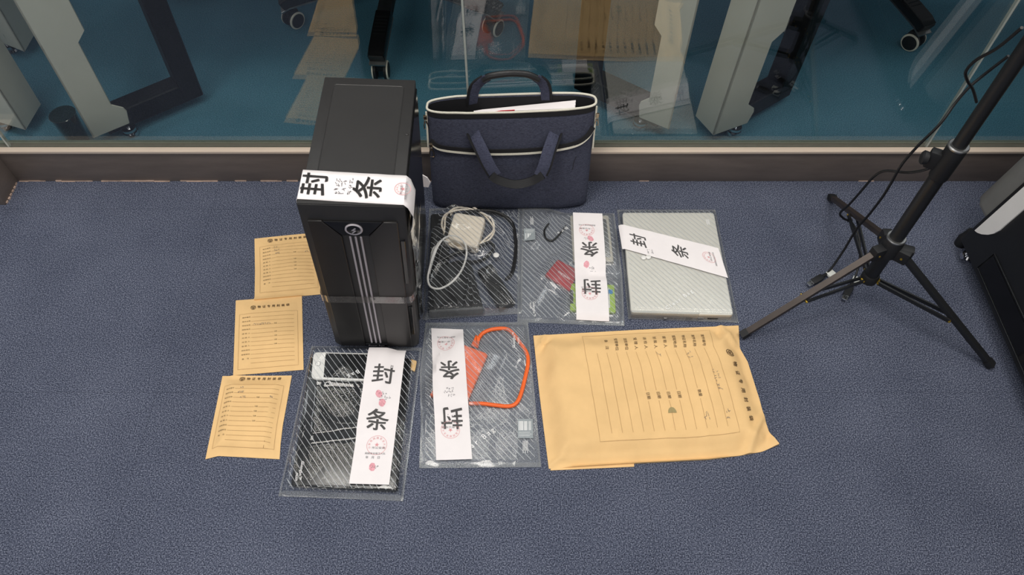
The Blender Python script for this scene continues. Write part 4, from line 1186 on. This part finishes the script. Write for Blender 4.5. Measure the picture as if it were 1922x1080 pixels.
bm = bmesh.new(); add_tube(bm, smooth_path([onbag(.80, .60, .004), onbag(.775, .55, .006), onbag(.77, .50, .005), onbag(.765, .47, .003)], 6), .0007, 6); link_bm('loose_thread', bm, M['black_fabric'], bag)
# front handle hanging down
def strap(pts, w, t, name, mat, parent=bag, up=(0, -1, .25)):
    bm = bmesh.new(); add_tube(bm, smooth_path(pts, 7), 0, flat=(w, t), up=up); return link_bm(name, bm, mat, parent)
hl = [FY(889, 248, 1.243), FY(894, 262, 1.222), FY(905, 285, 1.200), FY(918, 312, 1.181), FY(929, 330, 1.172)]
hr = [FY(1043, 246, 1.243), FY(1038, 262, 1.222), FY(1030, 285, 1.200), FY(1022, 312, 1.181), FY(1014, 330, 1.172)]
strap(hl, .030, .003, 'handle_strap', M['webbing']); strap(hr, .030, .003, 'handle_strap', M['webbing'])
strap([p + Vector((-.0145, .0005, 0)) for p in hl], .004, .006, 'strap_edge', M['black_fabric']); strap([p + Vector((.0145, .0005, 0)) for p in hr], .004, .006, 'strap_edge', M['black_fabric'])
bm = bmesh.new(); add_tube(bm, smooth_path([FY(922, 328, 1.172), FY(935, 338, 1.168), FY(965, 346, 1.165), FY(995, 341, 1.168), FY(1019, 328, 1.172)], 8), 0, flat=(.020, .008), up=(0, -.7, .7)); link_bm('handle_grip', bm, M['leather'], bag)
# back handle standing up
yb = 1.294
bl_ = [FY(884, 190, yb), FY(890, 172, yb), FY(900, 156, yb), FY(915, 146, yb)]; br_ = [FY(1026, 188, yb), FY(1024, 172, yb), FY(1018, 156, yb), FY(1006, 146, yb)]
bl_[0].z -= .03; br_[0].z -= .03
strap(bl_, .022, .003, 'handle_strap', M['webbing'], up=(0, 1, .2)); strap(br_, .022, .003, 'handle_strap', M['webbing'], up=(0, 1, .2))
strap([p + Vector((-.011, 0, .003)) for p in bl_], .006, .005, 'strap_edge', M['black_fabric'], up=(0, 1, .2)); strap([p + Vector((.011, 0, .003)) for p in br_], .006, .005, 'strap_edge', M['black_fabric'], up=(0, 1, .2))
bm = bmesh.new(); add_tube(bm, smooth_path([FY(906, 150, yb), FY(920, 143, yb), FY(945, 139, yb), FY(965, 138, yb), FY(990, 140, yb), FY(1012, 149, yb)], 8), .0072, 10); link_bm('handle_grip', bm, M['leather'], bag)
# papers in the bag
pa = thing('paper_stack', 'white printed papers with a red edge inside the open bag', 'papers', (.03, 1.27, .02))
for k in range(5):
    y = 1.2615 + k * .0055
    bm = bmesh.new(); xl, xr = -.085 + .004 * k, FY(1080, 200, y).x - .001 * (k % 2)
    v = [(xl, y - .02, .05), (xr, y - .02, .05), (xr, y, FY(1080, 203 - 3 * k, y).z), (xl, y, FY(880, 211 - .6 * k, y).z)]
    a = [bm.verts.new(q) for q in v]; b = [bm.verts.new((q[0], q[1] + .0050, q[2])) for q in v]
    fs = [bm.faces.new(a), bm.faces.new(b[::-1])] + [bm.faces.new((a[i], a[i-1], b[i-1], b[i])) for i in range(4)]
    bmesh.ops.recalc_face_normals(bm, faces=fs); link_bm('paper_sheaf', bm, M['paper'], pa, smooth=False)
bm = bmesh.new(); v = [FY(a_, b_, 1.262) for a_, b_ in ((922, 210.5), (966, 209), (966, 205.5), (940, 207))]
a = [bm.verts.new(q + Vector((0, -.0025, 0))) for q in v]; b = [bm.verts.new(q + Vector((0, -.0005, 0))) for q in v]
fs = [bm.faces.new(a), bm.faces.new(b[::-1])] + [bm.faces.new((a[i], a[i-1], b[i-1], b[i])) for i in range(4)]
bmesh.ops.recalc_face_normals(bm, faces=fs); link_bm('red_edge', bm, M['red_paper'], pa, smooth=False)

# ------------------------------------------------------------------ light stand
A_, B_, D_ = F(1393, 630, .008), F(1560, 370, .008), F(1860, 686, .008)
cc_ = circum(A_, B_, D_); cx, cy = cc_.x, cc_.y
st = thing('light_stand', 'black folding tripod light stand to the right of the silver laptop', 'tripod', (cx, cy, 0))
def pv(x, y, z): return Vector((x, y, z))
bm = bmesh.new(); add_tube(bm, [pv(cx, cy, .075), pv(cx, cy, .462)], .0142, 20); pole = link_bm('lower_pole', bm, M['black_gloss'] if False else M['black'], st)
bm = bmesh.new(); add_tube(bm, [pv(cx, cy, .455), pv(cx, cy, 1.15)], .0122, 20); link_bm('upper_pole', bm, M['black'], st)
bm = bmesh.new(); add_lathe(bm, (cx, cy, .395), (0, 0, 1), [(0, .0155), (.004, .0172), (.07, .0178), (.078, .0168)], 24)
add_box(bm, (-.034, -.009, .412), (-.010, .009, .450), .004, 2, Matrix.Translation((cx, cy, 0)) @ Matrix.Rotation(-.5, 4, 'Z'))
clamp = link_bm('pole_clamp', bm, M['black_matt'], st)
bm = bmesh.new(); add_lathe(bm, (cx, cy, .471), (0, 0, 1), [(0, .0180), (.003, .0184), (.005, .0165)], 24); link_bm('clamp_ring', bm, M['steel_grey'], clamp)
bm = bmesh.new(); kd = Vector((-.85, .3, 0)); add_lathe(bm, pv(cx, cy, .432) + kd * .034, kd, [(0, .006), (.003, .012), (.011, .013), (.014, .010)], 14); link_bm('clamp_knob', bm, M['black_matt'], clamp)
bm = bmesh.new(); add_lathe(bm, (cx, cy, .165), (0, 0, 1), [(0, .017), (.003, .0205), (.042, .0205), (.050, .0175)], 24)
add_box(bm, (.008, -.010, .174), (.046, .010, .198), .005, 2, Matrix.Translation((cx, cy, 0)) @ Matrix.Rotation(-.35, 4, 'Z'))
hub = link_bm('leg_hub', bm, M['black_matt'], st)
bm = bmesh.new(); add_lathe(bm, (cx, cy, .214), (0, 0, 1), [(0, .0185), (.004, .0195), (.006, .018)], 24); link_bm('hub_ring', bm, M['steel_grey'], hub)
bm = bmesh.new(); add_lathe(bm, (cx, cy, .070), (0, 0, 1), [(0, .0155), (.002, .018), (.020, .018), (.024, .0155)], 24); link_bm('brace_collar', bm, M['black_matt'], st)
def along(a, b, t): return a + (b - a) * t
for tip, mat, bt in ((A_, 'tube_warm', .52), (B_, 'tube_warm', .55), (D_, 'black', .55)):
    o = pv(cx, cy, 0); d = (pv(tip.x, tip.y, 0) - o).normalized(); n = Vector((-d.y, d.x, 0))
    h0 = pv(cx, cy, .182) + d * .030; foot = pv(tip.x, tip.y, .0085)
    bm = bmesh.new(); add_tube(bm, [h0, foot], 0, flat=(.0145, .011), up=(0, 0, 1)); lg = link_bm('leg', bm, M[mat], st)
    bm = bmesh.new(); add_tube(bm, [along(h0, foot, .955), foot + (foot - h0).normalized() * .002], 0, flat=(.0175, .0145), up=(0, 0, 1)); link_bm('rubber_foot', bm, M['black_matt'], lg)
    bm = bmesh.new(); add_box(bm, (.012, -.010, .165), (.042, .010, .197), .003, 2, Matrix.Translation((cx, cy, 0)) @ Matrix.Rotation(math.atan2(d.y, d.x), 4, 'Z')); link_bm('leg_bracket', bm, M['black_matt'], hub)
    b0 = pv(cx, cy, .080) + d * .020; b1 = along(h0, foot, bt) - Vector((0, 0, .006))
    bm = bmesh.new()
    for s_ in (-1, 1): add_tube(bm, [b0 + n * s_ * .0045, b1 + n * s_ * .0090], 0, flat=(.004, .010), up=(0, 0, 1))
    br = link_bm('brace', bm, M['black'], st)
    for q, w9 in ((b0 + Vector((0, 0, .001)), .0075), (b1, .0122), (h0 + Vector((0, 0, -.002)), .0115)):
        bm = bmesh.new(); add_tube(bm, [q - n * w9, q + n * w9], .0024, 10); link_bm('rivet', bm, M['brass'], br)

# ------------------------------------------------------------------ cables hanging from the stand
def usb(label, path, tagp, tag_dir, plug_dir):
    pts = smooth_path([F(*p) for p in path], 8); r = thing('usb_cable', label, 'cable', (pts[-1].x, pts[-1].y, 0), 'black cables on the light stand')
    bm = bmesh.new(); add_tube(bm, pts, .0026, 8); link_bm('cord', bm, M['cable'], r)
    e = pts[-1]; d = Vector((plug_dir[0], plug_dir[1], 0)).normalized(); n = Vector((-d.y, d.x, 0))
    z = max(.0065, e.z); e = Vector((e.x, e.y, z)); R4 = Matrix.Translation(e) @ Matrix.Rotation(math.atan2(d.y, d.x), 4, 'Z')
    bm = bmesh.new(); add_tube(bm, [e - d * .004, e + d * .012], [.0032, .0045], 10); add_box(bm, (.010, -.0075, -.0042), (.040, .0075, .0042), .002, 2, R4); link_bm('plug_housing', bm, M['black_matt'], r)
    bm = bmesh.new(); add_box(bm, (.040, -.006, -.0024), (.054, .006, .0024), .0004, 1, R4); pl = link_bm('usb_plug', bm, M['chrome'], r)
    bm = bmesh.new()
    for s_ in (-1, 1): add_box(bm, (.044, s_ * .003 - .0012, .0018), (.047, s_ * .003 + .0012, .0028), 0, 1, R4)
    link_bm('plug_window', bm, M['black_matt'], pl, smooth=False)
    bm = bmesh.new(); add_box(bm, (-.022, -.0035, -.003), (-.003, .012, .0042), .001, 1, R4); link_bm('tag_label', bm, M['label'], r, label='white paper tag')
def fdir(a, b): return (F(*b) - F(*a)).xy
usb('black cable with white tag, plug lying left of the tripod leg',
    [(1893, 105, .60), (1850, 138, .55), (1818, 165, .52), (1792, 195, .49), (1765, 232, .46), (1722, 275, .41), (1692, 310, .36), (1672, 345, .30), (1655, 372, .25), (1632, 402, .18), (1608, 430, .12), (1585, 468, .06), (1562, 502, .018), (1549, 516, .008)],
    None, None, fdir((1549, 516), (1500, 545)))
usb('black cable with white tag, plug pointing down between the tripod legs',
    [(1764, 302, .42), (1742, 317, .38), (1705, 324, .34), (1662, 321, .31), (1640, 332, .28), (1618, 357, .22), (1594, 384, .15), (1577, 400, .10), (1583, 410, .08), (1600, 420, .06), (1612, 445, .045), (1614, 480, .03), (1608, 512, .015), (1599, 532, .009)],
    None, None, fdir((1599, 532), (1577, 578)))
cable_thing('hanging_cable', [(1918, 52, .72), (1872, 90, .66), (1832, 113, .62), (1813, 134, .585), (1816, 152, .565), (1826, 168, .545), (1833, 192, .52)], .0026, M['cable'], 'short black cable loop hanging high on the stand pole')

# ------------------------------------------------------------------ black kiosk at the right edge
KX = 1.043; KY = 1.083; LEAN = 0.20
_lb = link_bm
def link_bm(name, bm, mat, parent=None, **k):
    for v in bm.verts: v.co.x += LEAN * max(0, v.co.z - .035)      # the machine's face leans back
    return _lb(name, bm, mat, parent, **k)
def FL(px, py):
    d = ray(px, py); o = Vector((0, 0, CAM_H)); t = (KX - .003 + LEAN * (CAM_H - .035)) / (d.x - LEAN * d.z); return o + d * t
ki = thing('kiosk', 'tall black machine with white strip standing at the right edge', 'machine', (1.25, .75, 0))
bm = bmesh.new(); add_box(bm, (KX, .10, .035), (1.45, KY, 1.35), .006, 2); kb = link_bm('cabinet', bm, M['black'], ki)
bm = bmesh.new(); add_prism(bm, [(p[0], p[1]) for p in [(KX + .012, KY + .004), (1.40, KY + .004), (1.40, KY + .085), (KX + .05, KY + .085), (KX + .022, KY + .07), (KX + .012, KY + .045)]], .10, 1.35, .012, 4); link_bm('back_housing', bm, M['kiosk_grey'], ki)
# white strip with a rounded lower end on the side near the back edge
bm = bmesh.new()
y0, y1 = FX(1834, 431, KX - .001), FX(1868, 440, KX - .001)
edge = [FL(a_, b_) for a_, b_ in ((1829, 433), (1834, 437), (1842, 440), (1853, 441), (1864, 439), (1875, 433), (1885, 424))]
pts2 = [(edge[0].y, 1.30)] + [(q.y, q.z) for q in edge] + [(edge[-1].y, 1.30)]
lo = [bm.verts.new((KX - .003, a, b)) for a, b in pts2]; hi = [bm.verts.new((KX + .004, a, b)) for a, b in pts2]
fs = [bm.faces.new(lo), bm.faces.new(hi[::-1])] + [bm.faces.new((lo[i], lo[i-1], hi[i-1], hi[i])) for i in range(len(lo))]
bmesh.ops.recalc_face_normals(bm, faces=fs); link_bm('white_strip', bm, M['kiosk_white'], kb, smooth=False)
bm = bmesh.new(); rz = [(.99, .048), (.99, .10), (.20, .10), (.20, .048)]
add_tube(bm, [Vector((KX - .0005, a, b)) for a, b in rz], .0016, 6, closed=True)
add_box(bm, (KX - .0012, .205, .052), (KX + .002, .985, .096)); link_bm('lower_panel', bm, M['black_gloss'], kb)
for (a, b) in ((1.075, .03), (.15, .03)):
    bm = bmesh.new(); add_lathe(bm, (KX + .03, a - .02, 0), (0, 0, 1), [(0, .016), (.006, .018), (.012, .012), (.040, .010)], 16); link_bm('levelling_foot', bm, M['chrome'], ki)
bm = bmesh.new(); add_lathe(bm, (KX + .022, KY + .012, 0), (0, 0, 1), [(0, .013), (.024, .014), (.030, .011), (.05, .009)], 18); link_bm('caster', bm, M['black_matt'], ki)
bm = bmesh.new(); add_lathe(bm, (KX + .003, 1.045, .02), (-1, 0, 0), [(0, .008), (.003, .008), (.005, .005)], 16); add_tube(bm, [Vector((KX + .002, 1.045, .02)), Vector((KX + .02, 1.045, .05))], .004, 8); link_bm('side_bolt', bm, M['chrome'], ki)
bm = bmesh.new(); q = FX(1892, 349, KX - .001); add_lathe(bm, (KX + .001, 1.068, .235), (-1, 0, 0), [(0, .003), (.003, .003), (.004, .0015)], 12); link_bm('screw', bm, M['chrome'], kb)
